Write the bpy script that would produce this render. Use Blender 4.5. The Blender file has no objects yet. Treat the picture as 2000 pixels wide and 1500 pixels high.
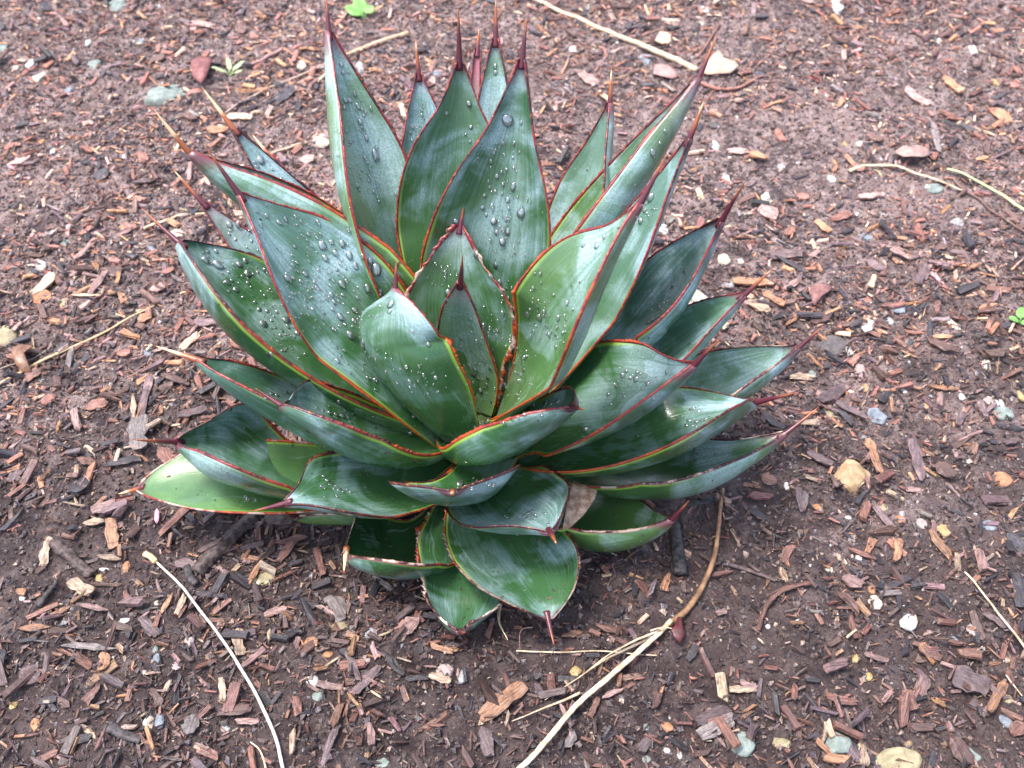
import bpy, math, random
import numpy as np
from mathutils import Vector
from mathutils.bvhtree import BVHTree

R = math.radians
rng = np.random.default_rng(11)
random.seed(11)
SC = bpy.context.scene
COL = SC.collection

# ------------------------------------------------------------------ camera
PITCH = R(47.0)
CAM = np.array([0.02195, -0.48474, 0.62347])
FPX = 2050.0                                   # focal length in pixels of the 2000 px wide photograph
cd = bpy.data.cameras.new('camera')
cam = bpy.data.objects.new('camera', cd)
COL.objects.link(cam)
cam.location = CAM
cam.rotation_euler = (R(90) - PITCH, 0, 0)
cd.sensor_width = 36.0
cd.lens = 36.0 * FPX / 2000.0
cd.clip_start = 0.01
cd.clip_end = 60.0
cd.dof.use_dof = True
cd.dof.focus_distance = 0.70
cd.dof.aperture_fstop = 11.0
SC.camera = cam

# ------------------------------------------------------------------ sky, sun, exposure
SUN_EL, SUN_AZ = R(70), R(-85)   # azimuth clockwise from +Y: high, from the left
w = bpy.data.worlds.new("World")
SC.world = w
w.use_nodes = True
nt = w.node_tree
nt.nodes.clear()
sky = nt.nodes.new('ShaderNodeTexSky')
sky.sky_type = 'NISHITA'
sky.sun_disc = False
sky.sun_elevation = SUN_EL
sky.sun_rotation = SUN_AZ
sky.air_density = 1.0
sky.dust_density = 4.0
hs = nt.nodes.new('ShaderNodeHueSaturation')
hs.inputs['Saturation'].default_value = 0.85   # thin overcast: the sky is nearly white
bg = nt.nodes.new('ShaderNodeBackground')
bg.inputs['Strength'].default_value = 0.15
wo = nt.nodes.new('ShaderNodeOutputWorld')
nt.links.new(sky.outputs[0], hs.inputs['Color'])
nt.links.new(hs.outputs[0], bg.inputs['Color'])
nt.links.new(bg.outputs[0], wo.inputs['Surface'])
sd = bpy.data.lights.new('sun', 'SUN')
sd.energy = 1.45
sd.angle = R(13)
sd.color = (1.0, 0.955, 0.92)
sun = bpy.data.objects.new('sun', sd)
COL.objects.link(sun)
sdir = Vector((math.sin(SUN_AZ) * math.cos(SUN_EL), math.cos(SUN_AZ) * math.cos(SUN_EL), math.sin(SUN_EL)))
sun.rotation_euler = sdir.to_track_quat('Z', 'Y').to_euler()
sun.location = sdir * 3
SC.view_settings.view_transform = 'Standard'
SC.view_settings.look = 'None'
SC.view_settings.exposure = 1.68
SC.view_settings.gamma = 1.0
SC.view_settings.use_curve_mapping = False
SC.render.engine = 'CYCLES'
SC.cycles.max_bounces = 10
SC.cycles.transmission_bounces = 8

# ------------------------------------------------------------------ geometry of the photograph's camera
FW = np.array([0, math.cos(PITCH), -math.sin(PITCH)])
RT = np.array([1.0, 0, 0])
UP = np.array([0, math.sin(PITCH), math.cos(PITCH)])


def ray(px, py):
    d = FW + (px - 1000) / FPX * RT - (py - 750) / FPX * UP
    return d


def project(p):
    d = np.asarray(p, float) - CAM
    z = d @ FW
    return 1000 + FPX * (d @ RT) / z, 750 - FPX * (d @ UP) / z, z


# ------------------------------------------------------------------ noise and terrain
_lat = {}


def vnoise(x, y, seed):
    """smooth value noise in -1..1, period 256"""
    if seed not in _lat:
        _lat[seed] = np.random.default_rng(1000 + seed).random((256, 256)) * 2 - 1
    L = _lat[seed]
    x = np.asarray(x, float); y = np.asarray(y, float)
    xi = np.floor(x).astype(int); yi = np.floor(y).astype(int)
    fx = x - xi; fy = y - yi
    fx = fx * fx * (3 - 2 * fx); fy = fy * fy * (3 - 2 * fy)
    a = L[xi % 256, yi % 256]; b = L[(xi + 1) % 256, yi % 256]
    c = L[xi % 256, (yi + 1) % 256]; d = L[(xi + 1) % 256, (yi + 1) % 256]
    return (a * (1 - fx) + b * fx) * (1 - fy) + (c * (1 - fx) + d * fx) * fy


def height(x, y):
    x = np.asarray(x, float); y = np.asarray(y, float)
    h = (.0055 * vnoise(x * 7 + 3, y * 7, 1) + .0038 * vnoise(x * 19, y * 19 + 5, 2)
         + .0030 * vnoise(x * 52, y * 52, 3) + .0018 * vnoise(x * 120, y * 120, 4))
    return h - .004 - .006 * np.exp(-(x * x + y * y) / (2 * .11 ** 2))


def ground_at(px, py, lift=0.0):
    d = ray(px, py)
    lam = -CAM[2] / d[2]
    for _ in range(12):
        p = CAM + lam * d
        lam -= (p[2] - (float(height(p[0], p[1])) + lift)) / d[2]
    return CAM + lam * d


# ------------------------------------------------------------------ helpers
def tag(o, label=None, cat=None, group=None, kind=None):
    if label: o['label'] = label
    if cat: o['category'] = cat
    if group: o['group'] = group
    if kind: o['kind'] = kind
    return o


def empty(name, loc):
    o = bpy.data.objects.new(name, None)
    o.empty_display_size = .02
    o.location = loc
    COL.objects.link(o)
    return o


def mesh_np(name, V, F, mat, uv=None, cols=None, smooth=False):
    """V n x 3, F list of int arrays (m x k) ; uv per vertex n x 2 ; cols per vertex n x 3"""
    me = bpy.data.meshes.new(name)
    V = np.asarray(V, np.float32)
    if isinstance(F, np.ndarray): F = [F]
    me.vertices.add(len(V))
    me.vertices.foreach_set('co', V.ravel())
    loops = np.concatenate([f.ravel() for f in F]).astype(np.int32)
    tot = np.concatenate([np.full(len(f), f.shape[1], np.int32) for f in F])
    st = np.concatenate([[0], np.cumsum(tot)[:-1]]).astype(np.int32)
    me.loops.add(len(loops))
    me.polygons.add(len(tot))
    me.loops.foreach_set('vertex_index', loops)
    me.polygons.foreach_set('loop_start', st)
    me.polygons.foreach_set('loop_total', tot)
    me.polygons.foreach_set('use_smooth', np.full(len(tot), smooth))
    if uv is not None:
        l = me.uv_layers.new(name='UVMap')
        l.data.foreach_set('uv', np.asarray(uv, np.float32)[loops].ravel())
    if cols is not None:
        c = me.color_attributes.new('tint', 'FLOAT_COLOR', 'POINT')
        cc = np.ones((len(V), 4), np.float32); cc[:, :3] = cols
        c.data.foreach_set('color', cc.ravel())
    me.update(calc_edges=True)
    me.validate()
    if mat: me.materials.append(mat)
    return me


def link(name, me, parent=None, loc=None):
    o = bpy.data.objects.new(name, me)
    COL.objects.link(o)
    if parent: o.parent = parent
    if loc is not None: o.location = loc
    return o


class NT:
    """small shader-graph writer"""
    def __init__(s, name):
        s.m = bpy.data.materials.new(name); s.m.use_nodes = True
        s.t = s.m.node_tree; s.t.nodes.clear()
        s.out = s.n('ShaderNodeOutputMaterial'); s.b = s.n('ShaderNodeBsdfPrincipled')
        s.l(s.b.outputs[0], s.out.inputs[0])

    def n(s, k, **kw):
        x = s.t.nodes.new(k)
        for a, b in kw.items(): setattr(x, a, b)
        return x

    def l(s, a, b): s.t.links.new(a, b)

    def put(s, sock, v):
        if hasattr(v, 'is_output') or hasattr(v, 'links'): s.l(v, sock)
        elif isinstance(v, (tuple, list)):
            sock.default_value = tuple(v) + (1,) if len(v) == 3 and len(sock.default_value) == 4 else v
        else: sock.default_value = v

    def math(s, op, a, b=0.0, clamp=False):
        x = s.n('ShaderNodeMath', operation=op, use_clamp=clamp); s.put(x.inputs[0], a); s.put(x.inputs[1], b)
        return x.outputs[0]

    def mix(s, f, a, b, mode='MIX'):
        x = s.n('ShaderNodeMix', data_type='RGBA', blend_type=mode)
        s.put(x.inputs[0], f); s.put(x.inputs[6], a); s.put(x.inputs[7], b)
        return x.outputs[2]

    def ramp(s, v, lo, hi, a=0.0, b=1.0, smooth=True):
        x = s.n('ShaderNodeMapRange', interpolation_type='SMOOTHSTEP' if smooth else 'LINEAR')
        s.put(x.inputs[0], v); s.put(x.inputs[1], lo); s.put(x.inputs[2], hi); s.put(x.inputs[3], a); s.put(x.inputs[4], b)
        return x.outputs[0]

    def noise(s, vec, scale, detail=3, rough=.55, dist=0.0):
        x = s.n('ShaderNodeTexNoise')
        if vec is not None: s.l(vec, x.inputs['Vector'])
        s.put(x.inputs['Scale'], scale); x.inputs['Detail'].default_value = detail
        x.inputs['Roughness'].default_value = rough; x.inputs['Distortion'].default_value = dist
        return x.outputs[0]

    def map(s, vec, scale=(1, 1, 1), loc=(0, 0, 0)):
        x = s.n('ShaderNodeMapping'); s.l(vec, x.inputs[0])
        s.put(x.inputs['Location'], loc)
        x.inputs['Scale'].default_value = scale
        return x.outputs[0]

    def bump(s, h, strength, dist):
        x = s.n('ShaderNodeBump'); x.inputs['Strength'].default_value = strength
        x.inputs['Distance'].default_value = dist; s.l(h, x.inputs['Height'])
        s.l(x.outputs[0], s.b.inputs['Normal'])

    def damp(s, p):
        """bed tone: wetness and painted shade darken the near part, painted sheen pales the far part, ragged border"""
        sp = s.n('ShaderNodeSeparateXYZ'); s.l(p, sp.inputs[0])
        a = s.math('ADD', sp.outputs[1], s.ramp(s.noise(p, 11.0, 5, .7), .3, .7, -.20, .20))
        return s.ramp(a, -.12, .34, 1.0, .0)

    def oattr(s, name):
        x = s.n('ShaderNodeAttribute', attribute_type='OBJECT', attribute_name=name); return x.outputs['Fac']

    def set(s, **kw):
        for a, b in kw.items(): s.put(s.b.inputs[a.replace('_', ' ')], b)


# ------------------------------------------------------------------ materials
def mat_leaf():
    g = NT('agave_skin')
    uv = g.n('ShaderNodeTexCoord').outputs['UV']
    sp = g.n('ShaderNodeSeparateXYZ'); g.l(uv, sp.inputs[0])
    u, t = sp.outputs[0], sp.outputs[1]
    obj = g.n('ShaderNodeTexCoord').outputs['Object']
    rnd = g.n('ShaderNodeObjectInfo').outputs['Random']
    ofs = g.n('ShaderNodeCombineXYZ'); g.l(g.math('MULTIPLY', rnd, 37.0), ofs.inputs[0]); g.l(g.math('MULTIPLY', rnd, 11.0), ofs.inputs[1])
    va = g.n('ShaderNodeVectorMath', operation='ADD'); g.l(obj, va.inputs[0]); g.l(ofs.outputs[0], va.inputs[1])
    vo = va.outputs[0]
    vu = g.n('ShaderNodeVectorMath', operation='ADD'); g.l(uv, vu.inputs[0]); g.l(ofs.outputs[0], vu.inputs[1])
    vuv = vu.outputs[0]
    au = g.math('ABSOLUTE', g.math('SUBTRACT', g.math('MULTIPLY', u, 2.0), 1.0))
    # wax bloom: thicker toward the tip, rubbed off in patches, streaky along the blade
    patch = g.noise(vo, 26.0, 3, .55, .6)
    streak = g.noise(g.map(vuv, (34, 1.6, 1)), 1.0, 4, .6)
    fine = g.noise(g.map(vuv, (150, 5, 1)), 1.0, 2, .5)
    bl = g.ramp(t, .12, .85, -.06, .56)
    bl = g.math('ADD', bl, g.oattr('bloom'))
    bl = g.math('ADD', bl, g.ramp(patch, .38, .62, -.36, .36))
    bl = g.math('ADD', bl, g.ramp(streak, .3, .7, -.10, .10))
    bl = g.math('ADD', bl, g.ramp(fine, .3, .7, -.10, .10), clamp=True)
    # wet film with a sharp edge
    film = g.noise(vo, 17.0, 2, .5, 1.2)
    wet = g.ramp(film, .575, .60, 0.0, 1.0)
    bl = g.math('MULTIPLY', bl, g.math('SUBTRACT', 1.0, g.math('MULTIPLY', wet, .34)))
    green = g.mix(g.ramp(patch, .3, .7), (.024, .088, .026), (.082, .200, .048))
    green = g.mix(g.oattr('deep'), green, (.012, .046, .015))          # old outer leaves are a deeper green
    green = g.mix(g.oattr('lime'), green, (.17, .29, .085))
    blue = g.mix(g.ramp(g.math('ADD', g.math('MULTIPLY', streak, .45), g.math('MULTIPLY', patch, .55)), .38, .64), (.135, .235, .290), (.350, .485, .540))
    blue = g.mix(g.math('MULTIPLY', g.oattr('lime'), .75), blue, (.36, .52, .42))
    c = g.mix(bl, green, blue)
    # imprints of the neighbouring leaves' edges, pressed in the bud
    im = g.math('ABSOLUTE', g.math('SUBTRACT', g.math('ADD', au, g.math('MULTIPLY', t, .75)), g.ramp(film, .3, .7, .88, 1.08)))
    imp = g.math('MULTIPLY', g.ramp(im, .0, .030, 1, 0), g.ramp(patch, .42, .6, .0, .55))
    c = g.mix(imp, c, (.30, .40, .38))
    inside = g.math('MULTIPLY', g.ramp(g.math('SUBTRACT', g.math('ADD', au, g.math('MULTIPLY', t, .75)), g.ramp(film, .3, .7, .88, 1.08)), -.02, .02, .22, 0), 1.0)
    c = g.mix(inside, c, (.040, .115, .048))
    gran = g.noise(vo, 700.0, 2, .6)
    c = g.mix(g.ramp(gran, .44, .60, 0, .34), c, (.045, .115, .045))
    c = g.mix(g.ramp(g.noise(g.map(vuv, (60, .8, 1)), 1.0, 3, .6), .56, .66, 0, .30), c, (.045, .12, .05))
    # speckled freckles and specks of grit
    vor = g.n('ShaderNodeTexVoronoi'); g.l(vo, vor.inputs['Vector']); vor.inputs['Scale'].default_value = 300
    frek = g.ramp(vor.outputs['Distance'], .10, .22, 1.0, 0.0)
    sel = g.ramp(g.noise(vo, 110.0, 1), .60, .66)
    c = g.mix(g.math('MULTIPLY', g.math('MULTIPLY', frek, sel), .35), c, (.50, .50, .40))
    dirt = g.ramp(g.noise(vo, 55.0, 5, .7), .62, .78)
    c = g.mix(g.math('MULTIPLY', dirt, g.oattr('dirt')), c, (.06, .05, .035))
    # lime line just inside the red margin, purple run into the spine
    c = g.mix(g.math('MULTIPLY', g.ramp(au, .915, .955), g.ramp(t, .45, .8, .75, .0)), c, (.26, .42, .045))
    c = g.mix(g.math('MULTIPLY', g.ramp(au, .968, .985), .9), c, (.17, .02, .014))
    edge = g.math('ADD', g.math('MULTIPLY', au, .035), g.math('MULTIPLY', g.math('SUBTRACT', streak, .5), .10))
    pt = g.ramp(g.math('ADD', t, edge), .955, 1.01)
    c = g.mix(g.math('MULTIPLY', pt, .92), c, g.mix(rnd, (.055, .016, .028), (.15, .032, .052)))
    c = g.mix(g.math('MULTIPLY', g.oattr('pinktip'), g.ramp(t, .80, .98)), c, (.26, .07, .10))
    rough = g.math('ADD', g.math('MULTIPLY', bl, .10), .27)
    rough = g.math('SUBTRACT', rough, g.math('MULTIPLY', wet, .17))
    g.set(Base_Color=c, Roughness=rough, Specular_IOR_Level=.55, Coat_Weight=g.math('ADD', g.math('MULTIPLY', wet, .5), .26), Coat_Roughness=.26)
    g.b.inputs['Subsurface Weight'].default_value = .0
    h = g.math('ADD', g.math('MULTIPLY', streak, .6), g.math('MULTIPLY', fine, .5))
    h = g.math('ADD', h, g.math('MULTIPLY', g.noise(vo, 420.0, 2), .25))
    g.bump(h, .35, .0006)
    return g.m


def mat_margin():
    g = NT('horny_margin')
    uv = g.n('ShaderNodeTexCoord').outputs['UV']
    sp = g.n('ShaderNodeSeparateXYZ'); g.l(uv, sp.inputs[0])
    t = sp.outputs[1]
    obj = g.n('ShaderNodeTexCoord').outputs['Object']
    n1 = g.noise(obj, 75.0, 3, .6)
    n2 = g.noise(obj, 380.0, 3, .6)
    k = g.math('ADD', g.math('ADD', t, g.math('MULTIPLY', g.oattr('dark'), .6)), g.ramp(n1, .3, .7, -.32, .32))
    c = g.mix(g.ramp(k, .25, .70), (.42, .058, .014), (.20, .018, .024))
    c = g.mix(g.ramp(g.math('ADD', k, g.oattr('dark')), .92, 1.25), c, (.040, .010, .016))
    c = g.mix(g.ramp(n2, .52, .68, 0, .45), c, (.50, .17, .045))
    pale = g.math('MULTIPLY', g.ramp(n1, .47, .60), g.oattr('pale'))
    c = g.mix(pale, c, (.62, .47, .37))
    g.set(Base_Color=c, Roughness=.38, Specular_IOR_Level=.5)
    g.bump(n2, .5, .0008)
    return g.m


def mat_spine():
    g = NT('spine_horn')
    uv = g.n('ShaderNodeTexCoord').outputs['UV']
    sp = g.n('ShaderNodeSeparateXYZ'); g.l(uv, sp.inputs[0])
    t = sp.outputs[1]
    n = g.noise(g.n('ShaderNodeTexCoord').outputs['Object'], 260.0, 3)
    k = g.math('ADD', g.math('ADD', t, g.math('MULTIPLY', g.math('SUBTRACT', n, .5), .25)), g.oattr('pale'))
    c = g.mix(g.ramp(k, .52, .88), (.085, .016, .028), (.30, .09, .035))
    c = g.mix(g.ramp(k, .95, 1.2), c, (.72, .50, .29))
    c = g.mix(g.ramp(t, .88, .97), c, (.30, .06, .02))
    g.set(Base_Color=c, Roughness=.33, Specular_IOR_Level=.5)
    g.bump(n, .3, .0005)
    return g.m


def mat_water():
    """beads: mirror-like skin by Fresnel over half refracting, half plainly clear water"""
    g = NT('water')
    gl = g.n('ShaderNodeBsdfGlossy'); gl.inputs['Roughness'].default_value = .03
    rf = g.n('ShaderNodeBsdfRefraction'); rf.inputs['IOR'].default_value = 1.33; rf.inputs['Roughness'].default_value = .0
    tr = g.n('ShaderNodeBsdfTransparent')
    m1 = g.n('ShaderNodeMixShader'); m1.inputs[0].default_value = .75
    g.l(rf.outputs[0], m1.inputs[1]); g.l(tr.outputs[0], m1.inputs[2])
    fr = g.n('ShaderNodeFresnel'); fr.inputs['IOR'].default_value = 1.6
    m2 = g.n('ShaderNodeMixShader'); g.l(g.math('ADD', fr.outputs[0], .20, True), m2.inputs[0])
    g.l(m1.outputs[0], m2.inputs[1]); g.l(gl.outputs[0], m2.inputs[2])
    df = g.n('ShaderNodeBsdfDiffuse'); df.inputs['Color'].default_value = (.92, .95, .95, 1)
    m3 = g.n('ShaderNodeMixShader'); m3.inputs[0].default_value = .03
    g.l(m2.outputs[0], m3.inputs[1]); g.l(df.outputs[0], m3.inputs[2])
    g.l(m3.outputs[0], g.out.inputs[0])
    return g.m


def mat_litter(name, col=None, rough=.62):
    """wood: colour from the 'tint' attribute or fixed; fibres run along V"""
    g = NT(name)
    uv = g.n('ShaderNodeTexCoord').outputs['UV']
    rnd = g.n('ShaderNodeObjectInfo').outputs['Random']
    if col is None:
        a = g.n('ShaderNodeAttribute', attribute_type='GEOMETRY', attribute_name='tint').outputs['Color']
        geo = g.n('ShaderNodeNewGeometry').outputs['Position']
    else:
        a = g.mix(rnd, tuple(c * .72 for c in col), tuple(min(1, c * 1.3) for c in col))
        geo = g.n('ShaderNodeTexCoord').outputs['Object']
    fib = g.noise(g.map(uv, (900, 110, 1)), 1.0, 4, .65, .3)
    blot = g.noise(geo, 190.0, 4, .65)
    c = g.mix(g.ramp(fib, .38, .62, .0, .62), a, (.020, .014, .012))
    c = g.mix(g.ramp(blot, .52, .72, 0, .6), c, (.036, .026, .024))
    c = g.mix(g.ramp(g.noise(geo, 95.0, 3), .60, .70, 0, .35), c, (.42, .30, .24))
    damp = g.damp(g.n('ShaderNodeNewGeometry').outputs['Position'])  # bed tone: wetness plus painted shade
    dry = g.mix(1.0, c, (1.42, 1.36, 1.35), 'MULTIPLY')          # far wood coloured paler, standing in for grazing sheen
    c = g.mix(damp, dry, c)  # far wood takes the paler colour that stands in for sheen
    c = g.mix(g.math('MULTIPLY', damp, .26), c, (.022, .013, .014))  # near wood darkened: wetness plus shade put into the colour
    g.set(Base_Color=c, Roughness=g.math('SUBTRACT', g.ramp(blot, .3, .7, rough - .22, rough + .15), g.math('MULTIPLY', damp, .1)), Specular_IOR_Level=.45)
    g.bump(g.math('ADD', fib, blot), .75, .0011)
    return g.m


def mat_soil():
    g = NT('soil')
    p = g.n('ShaderNodeNewGeometry').outputs['Position']
    n1 = g.noise(p, 9.0, 4)
    n2 = g.noise(p, 75.0, 6, .7)
    n3 = g.noise(p, 420.0, 5, .75)
    c = g.mix(g.ramp(n1, .35, .65), (.072, .046, .048), (.285, .198, .190))
    c = g.mix(g.ramp(n2, .42, .62, 0, .9), c, (.44, .325, .305))
    c = g.mix(g.ramp(n3, .50, .66, 0, .7), c, (.020, .016, .018))
    vor = g.n('ShaderNodeTexVoronoi'); g.l(p, vor.inputs['Vector']); vor.inputs['Scale'].default_value = 430
    speck = g.math('MULTIPLY', g.ramp(vor.outputs['Distance'], .18, .34, 1, 0), g.ramp(vor.outputs['Color'], .72, .78))
    c = g.mix(speck, c, g.mix(g.ramp(n2, .45, .55), (.50, .34, .26), (.55, .53, .50)))
    damp = g.damp(p)  # bed tone: wetness plus painted shade
    c = g.mix(g.math('MULTIPLY', damp, .72), c, (.022, .0135, .0145))  # near soil darkened for wetness and painted shade, far soil left pale
    g.set(Base_Color=c, Roughness=g.math('SUBTRACT', .62, g.math('MULTIPLY', damp, .12)), Specular_IOR_Level=.45)
    h = g.math('ADD', g.math('MULTIPLY', n2, 1.2), g.math('MULTIPLY', n3, .8))
    g.bump(h, 1.0, .006)
    return g.m


def mat_stone(name, c1, c2, rough=.7, pits=.5):
    g = NT(name)
    p = g.n('ShaderNodeTexCoord').outputs['Object']
    n1 = g.noise(p, 130.0, 5, .65)
    n2 = g.noise(p, 620.0, 4, .7)
    c = g.mix(g.ramp(n1, .36, .64), c1, c2)
    c = g.mix(g.ramp(n2, .56, .68, 0, .7 * pits), c, tuple(x * .18 for x in c1))
    g.set(Base_Color=c, Roughness=rough, Specular_IOR_Level=.35)
    g.bump(g.math('ADD', n1, n2), .8, .0014)
    return g.m


def mat_plain(name, c1, c2, rough=.6, scale=150, stretch=(1, 1, 1), bump=.5, spec=.4, trans=0.0):
    g = NT(name)
    p = g.n('ShaderNodeTexCoord').outputs['Object']
    n1 = g.noise(g.map(p, stretch), scale, 4, .6)
    c = g.mix(g.ramp(n1, .35, .66), c1, c2)
    g.set(Base_Color=c, Roughness=rough, Specular_IOR_Level=spec)
    g.bump(n1, bump, .0008)
    return g.m


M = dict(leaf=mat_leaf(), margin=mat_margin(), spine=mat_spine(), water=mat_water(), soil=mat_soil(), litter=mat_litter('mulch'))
WOOD = dict(
    reddish=((.250, .115, .088), 'reddish brown'), orange=((.40, .205, .115), 'orange tan'),
    charcoal=((.038, .036, .046), 'charcoal black'), purple=((.160, .108, .115), 'purplish brown'),
    straw=((.56, .405, .285), 'pale straw'), brown=((.125, .070, .060), 'dark brown'),
    pink=((.36, .225, .205), 'pinkish tan'), grey=((.24, .205, .20), 'weathered grey'))
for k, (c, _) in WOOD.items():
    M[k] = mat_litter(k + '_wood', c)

# ------------------------------------------------------------------ ground
def axis(lo, hi, step, far):
    a = np.arange(lo, hi + step / 2, step)
    out = []
    s = step; x = hi
    while x < far:
        s *= 1.35; x += s; out.append(x)
    neg = []
    s = step; x = lo
    while x > -far:
        s *= 1.35; x -= s; neg.append(x)
    return np.concatenate([neg[::-1], a, out])


gx = axis(-.85, .85, .0042, 8)
gy = axis(-.42, 1.15, .0048, 8)
GX, GY = np.meshgrid(gx, gy, indexing='ij')
GZ = height(GX, GY)
V = np.stack([GX, GY, GZ], -1).reshape(-1, 3)
nx, ny = len(gx), len(gy)
idx = np.arange(nx * ny).reshape(nx, ny)
Fq = np.stack([idx[:-1, :-1], idx[1:, :-1], idx[1:, 1:], idx[:-1, 1:]], -1).reshape(-1, 4)
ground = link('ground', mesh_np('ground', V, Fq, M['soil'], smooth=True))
tag(ground, kind='structure')


# ------------------------------------------------------------------ bark chips and litter
def chip_shapes(n, L, W, T, r, cols):
    """n six-sided splinters as one vertex array; returns V, F-list, uv, cols"""
    k = 6
    ang = np.array([0, 52, 128, 180, 232, 308]) * np.pi / 180
    ca = np.cos(ang)[None] * (1 + r.normal(0, .10, (n, k)))
    sa = np.sin(ang)[None] * (1 + r.normal(0, .22, (n, k)))
    blunt = r.random((n, 1)) < .6                     # sawn or snapped ends
    ca = np.where(blunt, np.sign(ca) * (.72 + .28 * np.abs(ca)), ca)
    skew = r.normal(0, .25, (n, 1))
    x = ca * L[:, None] / 2
    y = sa * W[:, None] / 2 + skew * ca * W[:, None] * .6
    end = (np.abs(np.cos(ang)) > .9)[None]
    y = y + np.where(end, r.normal(0, .28, (n, k)) * W[:, None], 0)
    bend = r.normal(0, .08, (n, 1)) * L[:, None] * (ca ** 2)
    zt = T[:, None] / 2 * (1 + r.normal(0, .25, (n, k))) + bend
    zb = -T[:, None] / 2 * (1 + r.normal(0, .15, (n, k))) + bend
    top = np.stack([x * .93, y * .88, zt], -1)
    bot = np.stack([x, y, zb], -1)
    P = np.concatenate([top, bot], 1)                  # n,12,3
    uvv = np.concatenate([np.stack([y, x], -1)] * 2, 1)
    off = r.random((n, 1, 2)) * 7
    uvv = uvv + off
    return P, uvv


QUADS = np.array([[0, 1, 2, 3], [0, 3, 4, 5], [9, 8, 7, 6], [11, 10, 9, 6]] + [[i, i + 6, (i + 1) % 6 + 6, (i + 1) % 6] for i in range(6)])


def rotmats(yaw, pitch, roll):
    cy, sy, cp, sp, cr, sr = np.cos(yaw), np.sin(yaw), np.cos(pitch), np.sin(pitch), np.cos(roll), np.sin(roll)
    Rm = np.empty((len(yaw), 3, 3))
    Rm[:, 0, 0] = cy * cp; Rm[:, 0, 1] = cy * sp * sr - sy * cr; Rm[:, 0, 2] = cy * sp * cr + sy * sr
    Rm[:, 1, 0] = sy * cp; Rm[:, 1, 1] = sy * sp * sr + cy * cr; Rm[:, 1, 2] = sy * sp * cr - cy * sr
    Rm[:, 2, 0] = -sp; Rm[:, 2, 1] = cp * sr; Rm[:, 2, 2] = cp * cr
    return Rm


def slope(x, y):
    e = .004
    return (height(x + e, y) - height(x - e, y)) / (2 * e), (height(x, y + e) - height(x, y - e)) / (2 * e)


def scatter_xy(n, r, bare=.75):
    """points over the bed, thinned where the photo shows bare soil"""
    out = []
    while sum(map(len, out)) < n:
        x = r.uniform(-.95, .95, n); y = r.uniform(-.40, 1.15, n)
        halfw = .43 + .36 * (y + .3)
        inside = (np.abs(x) < halfw * 1.05) & (y > -.27) & (y < .86)
        keep = np.where(inside, 1.0, .35)
        dn = vnoise(x * 9, y * 9, 21) * .6 + vnoise(x * 27, y * 27, 22) * .4
        d2 = np.exp(-(((x - .22) / .10) ** 2 + ((y + .03) / .07) ** 2)) + .9 * np.exp(-(((x + .34) / .10) ** 2 + ((y + .06) / .07) ** 2)) \
            + .9 * np.exp(-(((x - .32) / .16) ** 2 + ((y - .45) / .16) ** 2)) + .6 * np.exp(-(((x + .33) / .06) ** 2 + ((y + .2) / .05) ** 2)) \
            + .6 * np.exp(-(((x - .20) / .10) ** 2 + ((y + .16) / .04) ** 2))
        keep = keep * np.clip(1.0 - bare * (np.clip(dn * 1.9 + .15, 0, 1) * .85 + d2 * .8), .10, 1)
        m = r.random(n) < keep
        out.append(np.stack([x[m], y[m]], -1))
    return np.concatenate(out)[:n]


def tints(n, r):
    keys = ['reddish', 'orange', 'charcoal', 'purple', 'straw', 'brown', 'pink', 'grey']
    pr = np.array([.22, .09, .22, .13, .05, .20, .07, .02]); pr /= pr.sum()
    k = r.choice(len(keys), n, p=pr)
    base = np.array([WOOD[q][0] for q in keys])[k]
    return base * r.lognormal(0, .22, (n, 1)) * (1 + r.normal(0, .05, (n, 3))), k


def litter(name, n, Lmed, sig, wr, tr, seed, lift):
    r = np.random.default_rng(seed)
    xy = scatter_xy(n, r)
    L = np.clip(Lmed * r.lognormal(0, sig, n), .0015, .024)
    W = np.clip(L * r.uniform(wr[0], wr[1], n), .0007, .0075)
    T = np.clip(W * r.uniform(tr[0], tr[1], n), .0005, .003)
    P, uvv = chip_shapes(n, L, W, T, r, None)
    x, y = xy[:, 0], xy[:, 1]
    sx, sy_ = slope(x, y)
    yaw = r.uniform(0, 2 * np.pi, n)
    pitch = r.normal(0, .20, n) - (sx * np.cos(yaw) + sy_ * np.sin(yaw)) * .7
    roll = r.normal(0, .28, n)
    Rm = rotmats(yaw, pitch, roll)
    P = np.einsum('nij,nkj->nki', Rm, P)
    z = height(x, y) + T * .4 + lift * r.random(n) + np.abs(np.sin(pitch)) * L * .3
    P += np.stack([x, y, z], -1)[:, None]
    cols, _ = tints(n, r)
    cols = np.clip(cols, .012, .75)
    C = np.repeat(cols, 12, 0)
    F = (QUADS[None] + (np.arange(n) * 12)[:, None, None]).reshape(-1, 4)
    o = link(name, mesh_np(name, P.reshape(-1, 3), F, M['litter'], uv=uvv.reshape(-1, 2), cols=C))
    return tag(o, kind='stuff')


o = litter('bark_mulch', 44000, .0063, .55, (.12, .45), (.16, .42), 5, .0022)
tag(o, 'shredded bark mulch of mixed small splinters covering the soil all around the plant', 'mulch')
o = litter('wood_fibres', 36000, .0046, .5, (.10, .22), (.5, .9), 6, .0025)
tag(o, 'fine hair-thin wood fibres and splinters strewn through the mulch', 'wood fibres')


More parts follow.
